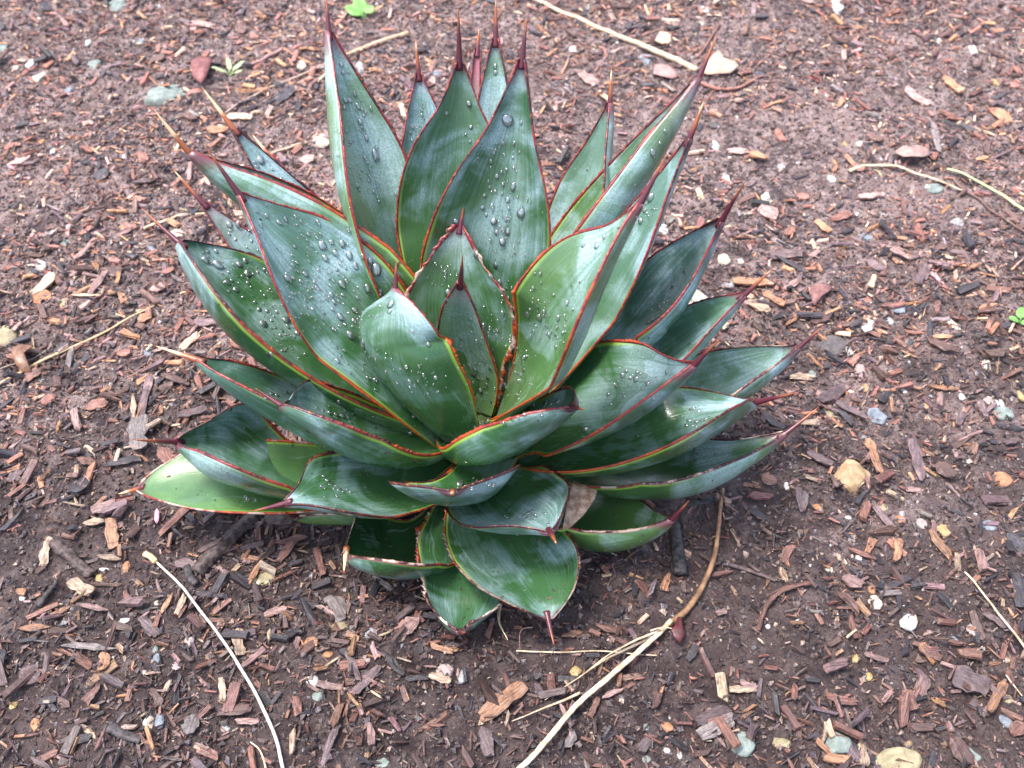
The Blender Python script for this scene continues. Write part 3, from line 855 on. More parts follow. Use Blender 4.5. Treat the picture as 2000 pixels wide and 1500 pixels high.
def chip_mesh(seed, kind='plate'):
    """unit splinter: length 1 along X, width 1, thickness 1; ridged, split ends"""
    r = np.random.default_rng(seed)
    n = 7
    x = np.linspace(-.5, .5, n)
    taper = {'plate': 1 - .25 * np.abs(2 * x) ** 4, 'splinter': 1 - .75 * np.abs(2 * x) ** 1.6,
             'flake': np.sqrt(np.clip(1.06 - (2 * x) ** 2, 0, 1)), 'wedge': .35 + .65 * (x + .5) ** .6}[kind]
    wl = taper * (.5 + r.normal(0, .07, n)); wr = taper * (.5 + r.normal(0, .07, n))
    cx = x + 0 * x; bend = r.normal(0, .10) * (x * 2) ** 2 + r.normal(0, .03, n)
    cy = r.normal(0, .10) * (x * 2) ** 2
    el = r.normal(0, .035, n)
    V = []
    for i in range(n):
        e = r.normal(0, .05) if 0 < i < n - 1 else 0
        jag = r.normal(0, .05, 4) if i in (0, n - 1) else np.zeros(4)
        V += [(x[i] + jag[0], cy[i] - wl[i], bend[i] + .30 + r.normal(0, .08)), (x[i] + jag[1], cy[i] - wl[i] * .25, bend[i] + .5 + r.normal(0, .10)),
              (x[i] + jag[2], cy[i] + wr[i] * .3, bend[i] + .5 + r.normal(0, .10)), (x[i] + jag[3], cy[i] + wr[i], bend[i] + .30 + r.normal(0, .08)),
              (x[i] + jag[3] * .5, cy[i] + wr[i] * .92, bend[i] - .42), (x[i] + jag[0] * .5, cy[i] - wl[i] * .92, bend[i] - .42)]
    V = np.array(V)
    i = np.arange(n * 6).reshape(n, 6)
    F = np.stack([i[:-1], np.roll(i, -1, 1)[:-1], np.roll(i, -1, 1)[1:], i[1:]], -1).reshape(-1, 4)[:, ::-1]
    caps = np.array([i[0], i[-1][::-1]])
    return V, F, caps


def make_chip(key, kind, seed, L, W, T):
    V, F, caps = chip_mesh(seed, kind)
    V = V * np.array([L, W, T])
    uv = np.stack([V[:, 1] + V[:, 2] * .7 + seed * .173, V[:, 0] + seed * .31], -1)
    return mesh_np('bark_chip', V, [F, caps], M[key], uv=uv)


LAND = [  # name, photo position
    ('tan rock', 1660, 932), ('big white pebble', 625, 275), ('grey-green rock', 330, 190), ('bright white stem', 430, 1240),
    ('dry grass stalk', 1150, 1350), ('orange wood slab', 980, 1375), ('charred stick', 430, 1070), ('black charred stub', 1320, 1075),
    ('curved bark strip', 1510, 1180), ('olive stones', 510, 1130), ('round white pebble', 1770, 1213), ('grey-green stone', 1440, 1450),
    ('dark flat stone', 1625, 675), ('maroon leaf', 398, 145), ('tan fallen leaf', 1405, 135), ('green seedling', 700, 22),
    ('pale star seedling', 450, 140), ('orange stone', 82, 580), ('curled brown leaf', 50, 705), ('round mossy stone', 5, 662),
    ('long left straw', 160, 670), ('pinkish folded leaf', 1782, 310), ('green straw blade', 1940, 370), ('orange clay lump', 600, 1257),
    ('lower white pebble', 608, 1330), ('charcoal lump', 240, 1432), ('brown twig stub', 140, 1090), ('white flake', 1693, 633),
    ('ochre stone', 1835, 1037), ('root of the dry stalk', 1395, 1060), ('lowest left agave leaf', 330, 1000), ('lowest right agave leaf', 1250, 1080),
    ('front agave leaf', 1000, 1250), ('leftmost spine', 270, 640), ('rightmost spine', 1620, 700), ('long pale twig', 1200, 68),
    ('upper left twig', 600, 170), ('grey pebble pair', 690, 1235), ('thin pale straw', 1945, 1195), ('reddish twig', 1440, 172)]
GL = [(n, ground_at(x, y)) for n, x, y in LAND]


def where(x, y, second=False):
    ds = sorted(((math.hypot(x - g[0], y - g[1]), n, g) for n, g in GL), key=lambda a: a[0])
    d, n, g = ds[0]
    dx, dy = x - g[0], y - g[1]
    rel = ('right of' if dx > 0 else 'left of') if abs(dx) > 1.3 * abs(dy) else ('behind' if dy > 0 else 'in front of')
    if abs(dx) <= 1.3 * abs(dy) and abs(dx) > .5 * abs(dy): rel = ('behind-' if dy > 0 else 'front-') + ('right of' if dx > 0 else 'left of')
    near = 'close ' if d < .035 else ''
    return f'{near}{rel} the {n}' + (f', towards the {ds[1][1]}' if second else '')


chips = []      # (object, base words)


def place_chip(x, y, yaw, L, W, T, key, kind, seed, pitch=0, roll=0, mesh=None, label=None):
    me = mesh or make_chip(key, kind, seed, L, W, T)
    o = link('bark_chip', me)
    sx, sy = slope(x, y)
    pt = pitch - float(sx * math.cos(yaw) + sy * math.sin(yaw)) * .6
    o.rotation_mode = 'XYZ'
    o.rotation_euler = (roll, pt, yaw)
    zs = max(float(height(x + a * L * .35 * math.cos(yaw), y + a * L * .35 * math.sin(yaw))) for a in (-1, 0, 1))
    o.location = (x, y, max(zs, float(height(x, y)) + .001) + T * .35 + .0012)
    chips.append((o, L, W, key, kind, x, y, label))
    return o


# chips picked out in the photograph: centre, length, width, seen angle, wood, shape
HAND = [
    (980, 1375, 98, 30, 36, 'orange', 'plate'), (221, 1048, 52, 20, -80, 'orange', 'plate'), (92, 1085, 66, 17, 82, 'straw', 'plate'),
    (205, 994, 52, 24, 16, 'pink', 'plate'), (186, 1024, 42, 14, 4, 'straw', 'splinter'), (272, 850, 62, 28, -88, 'grey', 'plate'),
    (242, 905, 64, 18, 12, 'charcoal', 'plate'), (170, 905, 36, 16, -18, 'reddish', 'flake'), (377, 810, 56, 14, 4, 'purple', 'plate'),
    (372, 671, 44, 12, 32, 'straw', 'plate'), (407, 635, 50, 16, 2, 'purple', 'plate'), (282, 625, 28, 16, 20, 'orange', 'flake'),
    (311, 567, 28, 14, 38, 'pink', 'plate'), (172, 495, 62, 10, 58, 'pink', 'plate'), (90, 560, 48, 14, 30, 'straw', 'plate'),
    (192, 557, 48, 8, 42, 'pink', 'plate'), (168, 581, 60, 5, -3, 'straw', 'splinter'), (240, 585, 26, 14, -60, 'orange', 'wedge'),
    (159, 1152, 54, 18, -33, 'straw', 'plate'), (216, 1093, 46, 13, -10, 'straw', 'splinter'), (117, 1200, 56, 10, 28, 'orange', 'splinter'),
    (174, 1267, 96, 13, -3, 'grey', 'splinter'), (69, 1233, 54, 12, 14, 'orange', 'splinter'), (207, 1297, 30, 15, 80, 'orange', 'plate'),
    (183, 1190, 62, 12, -14, 'pink', 'splinter'), (294, 1227, 46, 20, -42, 'purple', 'plate'), (468, 1257, 54, 19, -84, 'straw', 'plate'),
    (436, 1350, 52, 13, -82, 'straw', 'plate'), (355, 1185, 42, 11, 68, 'straw', 'plate'), (462, 1392, 62, 20, 8, 'brown', 'plate'),
    (327, 1185, 50, 10, 62, 'orange', 'splinter'), (486, 1413, 46, 12, 2, 'pink', 'plate'), (860, 1329, 42, 14, -20, 'straw', 'plate'),
    (770, 1302, 58, 15, -46, 'charcoal', 'splinter'), (644, 1344, 46, 14, -8, 'pink', 'plate'), (662, 1192, 52, 26, -62, 'grey', 'plate'),
    (719, 1329, 76, 15, 52, 'purple', 'plate'), (691, 1305, 66, 12, -66, 'purple', 'plate'), (644, 1461, 80, 13, 70, 'purple', 'plate'),
    (726, 1440, 38, 12, -84, 'pink', 'plate'), (1118, 1242, 42, 12, 8, 'orange', 'splinter'), (815, 1328, 46, 10, 6, 'charcoal', 'plate'),
    (1640, 1372, 62, 13, -14, 'reddish', 'plate'), (1752, 1080, 40, 18, 86, 'orange', 'wedge'), (1772, 1374, 42, 22, -70, 'reddish', 'plate'),
    (1800, 1344, 42, 22, 74, 'pink', 'plate'), (1944, 1364, 58, 16, 60, 'orange', 'plate'), (1812, 1280, 52, 20, -26, 'reddish', 'plate'),
    (1832, 1068, 62, 12, -48, 'orange', 'plate'), (1728, 1020, 72, 12, -46, 'purple', 'plate'), (1892, 1336, 80, 38, -16, 'purple', 'plate'),
    (1685, 1478, 40, 16, -82, 'straw', 'wedge'), (1988, 1160, 62, 22, -84, 'charcoal', 'plate'), (1536, 502, 62, 20, 4, 'purple', 'plate'),
    (1462, 583, 20, 10, 0, 'straw', 'plate'), (1484, 604, 50, 16, -30, 'straw', 'plate'), (1510, 588, 50, 12, -38, 'orange', 'plate'),
    (1548, 628, 40, 9, 44, 'orange', 'splinter'), (1838, 680, 66, 18, -28, 'brown', 'flake'), (1562, 740, 42, 15, -6, 'straw', 'plate'),
    (1628, 773, 56, 13, 28, 'purple', 'plate'), (1660, 805, 66, 11, -36, 'purple', 'plate'), (1575, 830, 46, 11, -4, 'straw', 'wedge'),
    (1600, 900, 56, 15, -28, 'purple', 'plate'), (1706, 895, 72, 13, -74, 'orange', 'plate'), (1786, 905, 66, 15, -66, 'purple', 'plate'),
    (1840, 662, 48, 8, 2, 'orange', 'splinter'), (1842, 762, 64, 10, -6, 'orange', 'splinter'), (1650, 818, 40, 11, -50, 'charcoal', 'plate'),
    (1562, 980, 54, 13, -84, 'purple', 'plate'), (1545, 560, 30, 10, 30, 'pink', 'plate'), (1610, 780, 34, 16, -20, 'pink', 'plate'),
    (1470, 555, 80, 16, 2, 'orange', 'plate'), (1500, 548, 60, 7, -40, 'charcoal', 'splinter'), (1590, 500, 20, 8, 30, 'pink', 'plate'),
    (1545, 520, 70, 8, -38, 'charcoal', 'splinter'), (1750, 495, 60, 11, -28, 'pink', 'plate'), (1800, 540, 40, 10, 60, 'purple', 'plate'),
    (352, 1012, 96, 14, 36, 'reddish', 'plate'), (310, 930, 56, 9, 40, 'grey', 'splinter'), (262, 800, 64, 10, -86, 'straw', 'splinter'),
    (285, 785, 96, 14, 80, 'purple', 'plate'), (330, 900, 40, 22, -60, 'reddish', 'plate'), (345, 745, 60, 13, -22, 'brown', 'plate'),
    (460, 1060, 60, 8, 52, 'straw', 'splinter'), (500, 1120, 54, 10, 60, 'orange', 'splinter'), (560, 1080, 46, 14, 44, 'reddish', 'plate'),
    (625, 1100, 50, 11, -74, 'reddish', 'plate'), (580, 1055, 44, 12, 4, 'reddish', 'splinter'), (545, 1020, 50, 20, -10, 'brown', 'plate'),
    (1408, 1200, 20, 10, 6, 'pink', 'plate'), (1450, 1350, 54, 13, 3, 'straw', 'plate'), (1390, 1400, 66, 20, 20, 'purple', 'plate'),
    (1400, 1425, 70, 26, 30, 'grey', 'plate'), (1105, 1400, 54, 11, -64, 'pink', 'splinter'), (1115, 1450, 38, 18, 60, 'grey', 'flake'),
    (1195, 1358, 46, 10, 24, 'pink', 'splinter'), (1160, 1385, 44, 12, 66, 'reddish', 'plate'), (1240, 1150, 34, 9, 88, 'charcoal', 'plate'),
    (375, 1420, 40, 26, 60, 'grey', 'flake'), (64, 1322, 36, 30, -30, 'purple', 'flake'), (1680, 1085, 54, 10, -22, 'reddish', 'splinter'),
    (1570, 985, 40, 13, 80, 'grey', 'flake'), (380, 60, 10, 8, 0, 'pink', 'plate'), (388, 52, 14, 42, 84, 'pink', 'plate'),
    (470, 230, 46, 14, -4, 'straw', 'plate'), (425, 258, 40, 14, -8, 'orange', 'plate'),
    (560, 190, 50, 16, 40, 'charcoal', 'plate'), (40, 320, 44, 10, 20, 'pink', 'splinter'), (410, 345, 20, 18, 0, 'orange', 'flake'),
    (1295, 80, 30, 20, 0, 'straw', 'flake'), (1150, 160, 36, 14, -30, 'pink', 'plate'), (1860, 170, 50, 12, -46, 'orange', 'plate'),
    (1788, 195, 60, 14, -38, 'pink', 'plate'), (1955, 232, 38, 14, -44, 'orange', 'plate'), (1825, 270, 64, 9, -84, 'grey', 'plate'),
    (1500, 420, 40, 20, -40, 'pink', 'flake'), (1440, 300, 40, 12, 6, 'pink', 'plate'), (1480, 310, 38, 18, -10, 'orange', 'flake'),
    (1700, 388, 50, 14, 10, 'pink', 'plate'), (1640, 430, 44, 14, 30, 'reddish', 'plate'), (1605, 447, 36, 14, -44, 'orange', 'plate')]
for j, (px, py, l, wpx, deg, key, kind) in enumerate(HAND):
    yaw, k = gdir(px, py, deg)
    _, k2 = gdir(px, py, deg + 90)
    p = ground_at(px, py)
    L, W = l * k, wpx * (k * .5 + k2 * .5) * 1.05
    place_chip(p[0], p[1], yaw, L, max(W, .0018), min(.0032, .0009 + W * .18), key, kind, 100 + j, random.uniform(-.06, .06), random.uniform(-.12, .12),
               label='slab' if (px, py) == (980, 1375) else None)

# further chips of the same kind: 36 shared meshes
KEYS = ['reddish', 'orange', 'charcoal', 'purple', 'brown', 'reddish', 'pink', 'brown']
protos = []
for j in range(36):
    key = KEYS[(j * 5) % 8]; kind = ['plate', 'splinter', 'plate', 'wedge', 'flake'][j % 5]
    L = random.uniform(.010, .019); W = L * {'plate': random.uniform(.25, .45), 'splinter': random.uniform(.12, .25), 'wedge': random.uniform(.3, .5), 'flake': random.uniform(.5, .8)}[kind]
    T = min(.0025, W * random.uniform(.16, .34))
    protos.append((make_chip(key, kind, 900 + j, L, W, T), key, kind, L, W, T))
taken = [(c[5], c[6]) for c in chips] + [(float(g[0]), float(g[1])) for n, g in GL[:20]]
cand = scatter_xy(6000, np.random.default_rng(77), .5)
ang_leaf = BV
for x, y in cand:
    if len(chips) >= 292: break
    px, py, z = project((x, y, 0))
    if not (8 < px < 1992 and 8 < py < 1492): continue
    if random.random() > min(1, (.78 / z) ** 3): continue
    if any((x - a) ** 2 + (y - b) ** 2 < .021 ** 2 for a, b in taken): continue
    d = Vector((x, y, 0)) - Vector(CAM)
    if BV.ray_cast(Vector(CAM), d.normalized(), d.length)[0] is not None: continue
    me, key, kind, L, W, T = protos[random.randrange(36)]
    place_chip(x, y, random.uniform(0, 6.28), L, W, T, key, kind, 0, random.uniform(-.14, .14), random.uniform(-.3, .3), mesh=me)
    taken.append((x, y))

SHAPE = dict(plate='bark slab', splinter='pointed splinter', flake='rounded flake', wedge='wedge chip')
names = {}


def dirword(o):
    a = math.degrees(o.rotation_euler.z) % 180
    return 'crosswise' if a < 28 or a > 152 else ('pointing away' if 62 < a < 118 else ('slanting right' if a < 90 else 'slanting left'))


for c in chips:
    o, L, W, key, kind, x, y, lab = c
    size = 'small' if L < .0145 else ('long' if L > .024 else ('large' if L > .019 else ''))
    base = f"{size} {WOOD[key][1]} {SHAPE[kind]}, {dirword(o)}, {where(x, y)}".strip()
    if lab == 'slab': base = 'large bright orange slab of split wood beside the dry grass stalk'
    if len(base.split()) > 14: base = base.replace(dirword(o) + ', ', '')
    names.setdefault(base, []).append(c)
for base, cs in names.items():
    cs.sort(key=lambda c: -c[1] * c[2])
    for i, c in enumerate(cs):
        s = base if len(cs) == 1 else base + [', the larger', ', the smaller', ', the smallest', ', the tiniest'][min(i, 3)]
        tag(c[0], s, 'bark chip', 'bark chips lying on the soil')


# ------------------------------------------------------------------ stones
def stone_mesh(name, a, b, c, seed, mat, ang=.22, sub=2):
    import bmesh
    bm = bmesh.new()
    bmesh.ops.create_icosphere(bm, subdivisions=sub + 1, radius=1.0)
    r = np.random.default_rng(seed)
    planes = [(Vector(r.normal(0, 1, 3)).normalized(), r.uniform(.62, .95)) for _ in range(int(11))]
    ph = r.uniform(0, 50, 3)
    for v in bm.verts:
        p = v.co.copy()
        for n, d in planes:
            e = p.dot(n) - d
            if e > 0: p -= n * e * min(1, ang * 3.6)
        f = 1 + ang * .35 * float(vnoise(p.x * 2.2 + ph[0], p.y * 2.2 + p.z * 1.7 + ph[1], 51)) + ang * .16 * float(vnoise(p.x * 6 + p.z * 5, p.y * 6 + ph[2], 52))
        v.co = Vector((p.x * a * f, p.y * b * f, p.z * c * f))
    me = bpy.data.meshes.new(name)
    bm.to_mesh(me); bm.free()
    me.polygons.foreach_set('use_smooth', [ang < .3] * len(me.polygons))
    me.materials.append(mat)
    return me


ST = dict(
    green=mat_stone('greygreen_stone', (.15, .185, .165), (.26, .305, .28)), grey=mat_stone('grey_stone', (.22, .22, .23), (.38, .38, .38)),
    tan=mat_stone('tan_stone', (.28, .18, .10), (.46, .32, .19), pits=.35), white=mat_stone('white_stone', (.40, .385, .37), (.60, .585, .56), pits=.4),
    olive=mat_stone('olive_stone', (.22, .19, .115), (.38, .32, .20)), orange=mat_stone('orange_stone', (.30, .135, .07), (.44, .23, .13)),
    dark=mat_stone('dark_stone', (.075, .065, .068), (.14, .12, .118), pits=.9), blue=mat_stone('bluegrey_stone', (.13, .15, .18), (.26, .29, .33)),
    ochre=mat_stone('ochre_stone', (.30, .21, .09), (.44, .33, .17)), cream=mat_stone('cream_stone', (.40, .33, .265), (.55, .48, .39), pits=.3),
    mauve=mat_stone('mauve_stone', (.30, .23, .22), (.42, .34, .32)))
STONES = [  # x, y, width px, height px, kind, angular, label
    (330, 190, 92, 54, 'green', .25, 'pale grey-green rock half buried beyond the leftmost spine tips'),
    (625, 275, 44, 30, 'cream', .3, 'cream-white pebble between the upper left leaves and the tall back leaf'),
    (59, 125, 17, 20, 'white', .2, 'small round white pebble near the upper left corner of the bed'),
    (74, 152, 36, 24, 'cream', .3, 'cream and ochre pebble just in front of the small white one, upper left'),
    (32, 132, 16, 14, 'cream', .2, 'dull cream pebble left of the small round white pebble'),
    (281, 80, 20, 16, 'blue', .2, 'slate blue pebble far beyond the grey-green rock'),
    (232, 8, 36, 26, 'green', .25, 'grey-green stone at the far left edge of the bed'),
    (8, 92, 24, 20, 'green', .2, 'dull green pebble at the far left, level with the slate blue one'),
    (185, 126, 26, 18, 'green', .2, 'grey-green pebble between the cream pebble and grey-green rock'),
    (135, 175, 18, 16, 'blue', .2, 'blue-grey pebble behind the grey-green rock to its left'),
    (6, 660, 50, 48, 'olive', .12, 'smooth rounded mossy grey stone at the left edge'),
    (77, 521, 25, 26, 'white', .35, 'chalk-white angular pebble standing above the orange stone'),
    (83, 580, 40, 28, 'orange', .3, 'rough orange-brown stone in the left part of the bed'),
    (123, 592, 30, 20, 'olive', .2, 'beige pebble right beside the rough orange-brown stone'),
    (288, 689, 20, 16, 'blue', .3, 'blue and white speckled pebble just in front of the left pointing spine'),
    (307, 735, 20, 18, 'mauve', .2, 'pale mauve pebble below the left pointing spine'),
    (130, 475, 22, 14, 'green', .2, 'small grey-green pebble far left behind the white angular pebble'),
    (295, 485, 22, 14, 'blue', .2, 'bluish grey pebble left of the lower left spine tip'),
    (345, 455, 40, 18, 'cream', .35, 'crumbly whitish lump by the spines at the left'),
    (1661, 932, 88, 64, 'tan', .26, 'large tan sandstone rock right of the plant'),
    (1346, 582, 70, 44, 'cream', .2, 'pale stone partly hidden behind the right-hand leaves'),
    (1695, 633, 27, 32, 'white', .35, 'white crumbly pebble right of the dark flat stone'),
    (1737, 626, 18, 20, 'grey', .25, 'pale grey pebble between the white crumbly one and the slate one'),
    (1756, 602, 42, 20, 'blue', .2, 'dark slate pebble to the right of the white crumbly pebble'),
    (1624, 676, 66, 44, 'dark', .12, 'dark brown flat pitted stone beyond the right spine'),
    (1658, 686, 18, 20, 'white', .3, 'white chip-like pebble touching the dark flat pitted stone'),
    (1924, 711, 24, 28, 'cream', .3, 'pale beige squarish pebble at the right of the bed'),
    (1932, 784, 24, 18, 'mauve', .3, 'pinkish white pebble touching the white squarish one at right'),
    (1951, 788, 18, 18, 'white', .4, 'white squarish pebble behind the long grey stone'),
    (1957, 808, 44, 26, 'green', .15, 'long smooth grey stone with a white pebble behind it'),
    (1714, 811, 38, 30, 'blue', .3, 'bluish grey rough stone beyond the tan rock'),
    (1680, 722, 32, 22, 'mauve', .3, 'lilac grey rough stone in front of the dark flat stone'),
    (1879, 775, 14, 14, 'white', .15, 'tiny round white pebble left of the long smooth stone'),
    (1766, 763, 12, 12, 'white', .15, 'tiny round white pebble above the rough bluish stone'),
    (1691, 758, 20, 18, 'tan', .2, 'small tan pebble between lilac grey and bluish stones'),
    (1620, 805, 24, 26, 'olive', .2, 'khaki pebble near the lower right leaf tip'),
    (1809, 793, 14, 14, 'tan', .2, 'small tan rounded pebble left of the long smooth stone'),
    (1587, 731, 16, 18, 'green', .2, 'small pale green-grey pebble in front of the rightmost spine'),
    (1537, 951, 11, 22, 'white', .15, 'narrow white seed-like pebble left of the tan rock'),
    (1836, 1038, 36, 28, 'ochre', .35, 'ochre yellow crumbly stone right of the tan rock'),
    (1954, 937, 44, 32, 'orange', .2, 'rusty tan flat stone near the right edge'),
    (1932, 1027, 26, 20, 'blue', .2, 'pale blue-grey pebble below the rusty tan stone'),
    (1721, 990, 26, 20, 'olive', .2, 'olive grey pebble just in front of the tan rock'),
    (1757, 1014, 24, 22, 'orange', .35, 'small rust orange stone in front and right of the tan rock'),
    (1796, 1022, 28, 22, 'mauve', .3, 'grey mauve pebble left of the ochre yellow stone'),
    (1597, 989, 22, 12, 'orange', .3, 'thin brick-red fragment left of the olive grey pebble'),
    (1657, 1011, 14, 8, 'white', .15, 'white seed-shaped grain near the brick-red fragment'),
    (1442, 1452, 60, 50, 'green', .28, 'grey-green angular stone at the bottom, right of the dry stalk'),
    (1636, 1452, 64, 50, 'green', .28, 'flat grey-green stone at the bottom beside the buried tan one'),
    (1752, 1488, 96, 52, 'olive', .2, 'large half-buried khaki stone at the bottom edge'),
    (1894, 1474, 42, 30, 'green', .28, 'grey-green pebble at the bottom right'),
    (1965, 1406, 26, 28, 'blue', .2, 'blue-grey rounded pebble near the right bottom corner'),
    (1968, 1366, 20, 18, 'olive', .2, 'khaki pebble behind the blue-grey rounded one'),
    (1777, 1456, 16, 18, 'ochre', .2, 'amber pebble above the half-buried khaki stone'),
    (1773, 1213, 40, 34, 'white', .25, 'round white pebble with a dark stain'),
    (1711, 1177, 30, 28, 'cream', .3, 'cream shell-like pebble left of the round white pebble'),
    (1703, 1153, 20, 20, 'orange', .25, 'rusty pebble behind the cream shell-like pebble'),
    (1671, 1285, 18, 22, 'ochre', .3, 'small yellow flake-like stone in front of the cream pebble'),
    (1696, 1321, 19, 17, 'ochre', .2, 'round amber grain stone lower right of centre'),
    (1678, 1090, 14, 14, 'white', .4, 'small white fragment pointing up, right of the bark strip'),
    (1617, 1112, 22, 14, 'cream', .35, 'creamy irregular fragment above the curved bark strip'),
    (1560, 1214, 13, 11, 'white', .15, 'white grain right of the curved bark strip'),
    (1501, 1224, 12, 11, 'white', .15, 'white grain at the foot of the curved bark strip'),
    (1898, 1232, 24, 24, 'mauve', .25, 'pale mauve pebble near the thin pale straw'),
    (1863, 1250, 20, 16, 'blue', .25, 'small steel grey pebble by the thin pale straw'),
    (1525, 1450, 34, 24, 'olive', .3, 'khaki stone between the two grey-green stones'),
    (1262, 1421, 12, 16, 'green', .2, 'small pale green pebble right of the dry stalk'),
    (1263, 1484, 18, 16, 'green', .2, 'small green-grey pebble at the bottom centre-right'),
    (1328, 1476, 12, 16, 'white', .3, 'white shell fragment at the bottom'),
    (1301, 1465, 16, 14, 'white', .35, 'white crumb next to the shell fragment at the bottom'),
    (1300, 1420, 30, 18, 'orange', .3, 'rust brown pebble right of the dry stalk foot'),
    (522, 1131, 42, 34, 'olive', .28, 'olive tan stone below the rosette at left'),
    (491, 1131, 24, 24, 'olive', .25, 'smaller olive stone left of the olive tan one'),
    (505, 1136, 13, 13, 'cream', .2, 'cream grain squeezed between two olive stones'),
    (609, 1331, 26, 26, 'white', .2, 'bright white round pebble in the lower left centre'),
    (621, 1359, 26, 24, 'green', .25, 'grey-green pebble just in front of the bright white one'),
    (601, 1257, 28, 22, 'orange', .3, 'vivid orange clay lump left of two grey pebbles'),
    (662, 1226, 40, 26, 'olive', .2, 'flat grey-brown pebble under the bark piece'),
    (724, 1237, 32, 24, 'grey', .25, 'roundish grey-olive pebble right of the flat one'),
    (745, 1492, 52, 22, 'green', .3, 'pale green-grey stone cut by the bottom edge'),
    (714, 1288, 24, 20, 'mauve', .25, 'mauve pebble below the two grey pebbles'),
    (640, 1278, 24, 16, 'orange', .2, 'brick coloured pebble right of the orange clay lump'),
    (245, 1212, 24, 13, 'white', .3, 'flat white flake stone left of the white stem'),
    (203, 1112, 24, 9, 'white', .2, 'thin pale sliver stone near the brown twig stub'),
    (195, 1131, 18, 22, 'ochre', .25, 'yellowish pebble right of the brown twig stub'),
    (246, 1107, 18, 22, 'orange', .2, 'terracotta pebble behind the white stem end'),
    (290, 1412, 22, 28, 'cream', .45, 'pale jagged stone beside the charcoal lump'),
    (312, 1408, 20, 30, 'blue', .3, 'dark slate shard right of the pale jagged stone'),
    (370, 1255, 22, 24, 'mauve', .25, 'purple-grey pebble left of the white stem'),
    (304, 1270, 12, 18, 'green', .2, 'pale greenish pebble left of the purple-grey one'),
    (305, 1288, 14, 24, 'blue', .3, 'slate shard in front of the pale greenish pebble'),
    (308, 1178, 14, 12, 'cream', .3, 'cream crumb of stone left of the white stem bend'),
    (44, 1168, 13, 13, 'white', .2, 'white grain near the lower left corner twigs'),
    (68, 1415, 20, 26, 'orange', .3, 'rusty orange pebble in the lower left corner'),
    (25, 1378, 18, 18, 'ochre', .3, 'dull ochre pebble near the left bottom edge'),
    (440, 1422, 22, 18, 'grey', .25, 'pale grey pebble left of the lower white stem'),
    (345, 1300, 20, 20, 'mauve', .3, 'dusky mauve pebble below the purple-grey one'),
    (902, 1320, 20, 28, 'grey', .3, 'glassy grey quartz pebble below the front leaf'),
    (868, 1310, 34, 26, 'mauve', .25, 'dull mauve pebble left of the quartz pebble'),
    (1125, 1310, 24, 24, 'ochre', .3, 'sandy yellow stone under the blades of the dry stalk'),
    (1412, 508, 28, 24, 'cream', .2, 'pale beige pebble right of the upper right leaf'),
    (1424, 554, 24, 18, 'grey', .15, 'smooth grey pebble by the short right spine'),
    (1490, 587, 14, 13, 'white', .15, 'small white pebble above the right spine'),
    (1499, 386, 26, 20, 'cream', .25, 'off-white pebble beyond the upper right spine'),
    (1511, 427, 14, 13, 'white', .15, 'small white grain beyond the upper right spine'),
    (1446, 510, 14, 16, 'white', .2, 'small chalky grain right of the pale beige pebble'),
    (1295, 448, 22, 22, 'white', .35, 'white lump showing between two right-hand leaves'),
    (1396, 286, 20, 24, 'white', .3, 'white elongated pebble in the upper right bed'),
    (1418, 348, 16, 22, 'white', .3, 'white pebble behind the upper right leaf tips'),
    (1526, 326, 18, 14, 'grey', .2, 'pale grey-blue pebble in the upper right bed'),
    (1682, 282, 18, 16, 'white', .25, 'whitish pebble in the far right bed'),
    (1625, 350, 18, 14, 'white', .2, 'off-white pebble under the green straw'),
    (1650, 282, 12, 12, 'ochre', .2, 'small amber pebble left of the whitish one'),
    (1833, 79, 12, 16, 'white', .2, 'small white pebble at far right'),
    (1900, 98, 26, 16, 'white', .3, 'pair-like white pebble at the far right edge'),
    (1826, 368, 38, 18, 'green', .2, 'grey-green flat pebble beneath the greenish straw'),
    (1870, 435, 26, 18, 'grey', .25, 'light grey pebble at right below the straw'),
    (1690, 462, 30, 18, 'blue', .2, 'slate grey pebble, right middle distance'),
    (1395, 245, 24, 14, 'dark', .2, 'black pebble behind the upper right leaf tips'),
    (1262, 118, 32, 24, 'blue', .25, 'dark slate stone below the long pale twig'),
    (1635, 12, 30, 32, 'white', .3, 'tall white fragment at the far edge'),
    (1376, 18, 30, 14, 'white', .25, 'elongated white fragment at the far edge beyond the fallen leaf'),
    (1366, 42, 26, 18, 'cream', .3, 'cream lump just in front of the elongated white fragment'),
    (1296, 68, 24, 16, 'cream', .3, 'yellowish white pebble above the long twig'),
    (1082, 212, 14, 14, 'white', .25, 'small white pebble right of the central back leaf'),
    (1120, 98, 18, 16, 'white', .3, 'white pebble seen between back leaves and long twig'),
    (703, 134, 18, 26, 'grey', .2, 'pale grey pebble beside the tall left back leaf'),
    (848, 145, 28, 14, 'blue', .2, 'pale blue pebble between two back leaves'),
    (171, 84, 13, 14, 'white', .2, 'white grain at the upper left'),
    (430, 247, 14, 13, 'white', .25, 'white grain between the upper left spines'),
    (590, 127, 22, 20, 'cream', .3, 'peach-white lump beside the crossing twigs'),
    (545, 146, 20, 14, 'orange', .25, 'orange pebble under the crossing twigs'),
    (245, 305, 16, 14, 'white', .2, 'milky pebble, upper left middle'),
    (105, 296, 14, 16, 'white', .25, 'white sliver pebble, left middle'),
    (80, 278, 20, 14, 'orange', .2, 'tan-orange pebble, left middle'),
    (250, 445, 28, 16, 'cream', .35, 'pale chunk behind the lowest left spine'),
    (100, 450, 24, 22, 'mauve', .35, 'pinkish white chunk at left middle'),
    (657, 318, 24, 18, 'ochre', .3, 'golden pebble beside the tall back leaf'),
    (1945, 165, 30, 18, 'ochre', .35, 'mustard crumbly stone at far right'),
    (1990, 770, 14, 30, 'ochre', .25, 'yellowish stone at the right edge')]
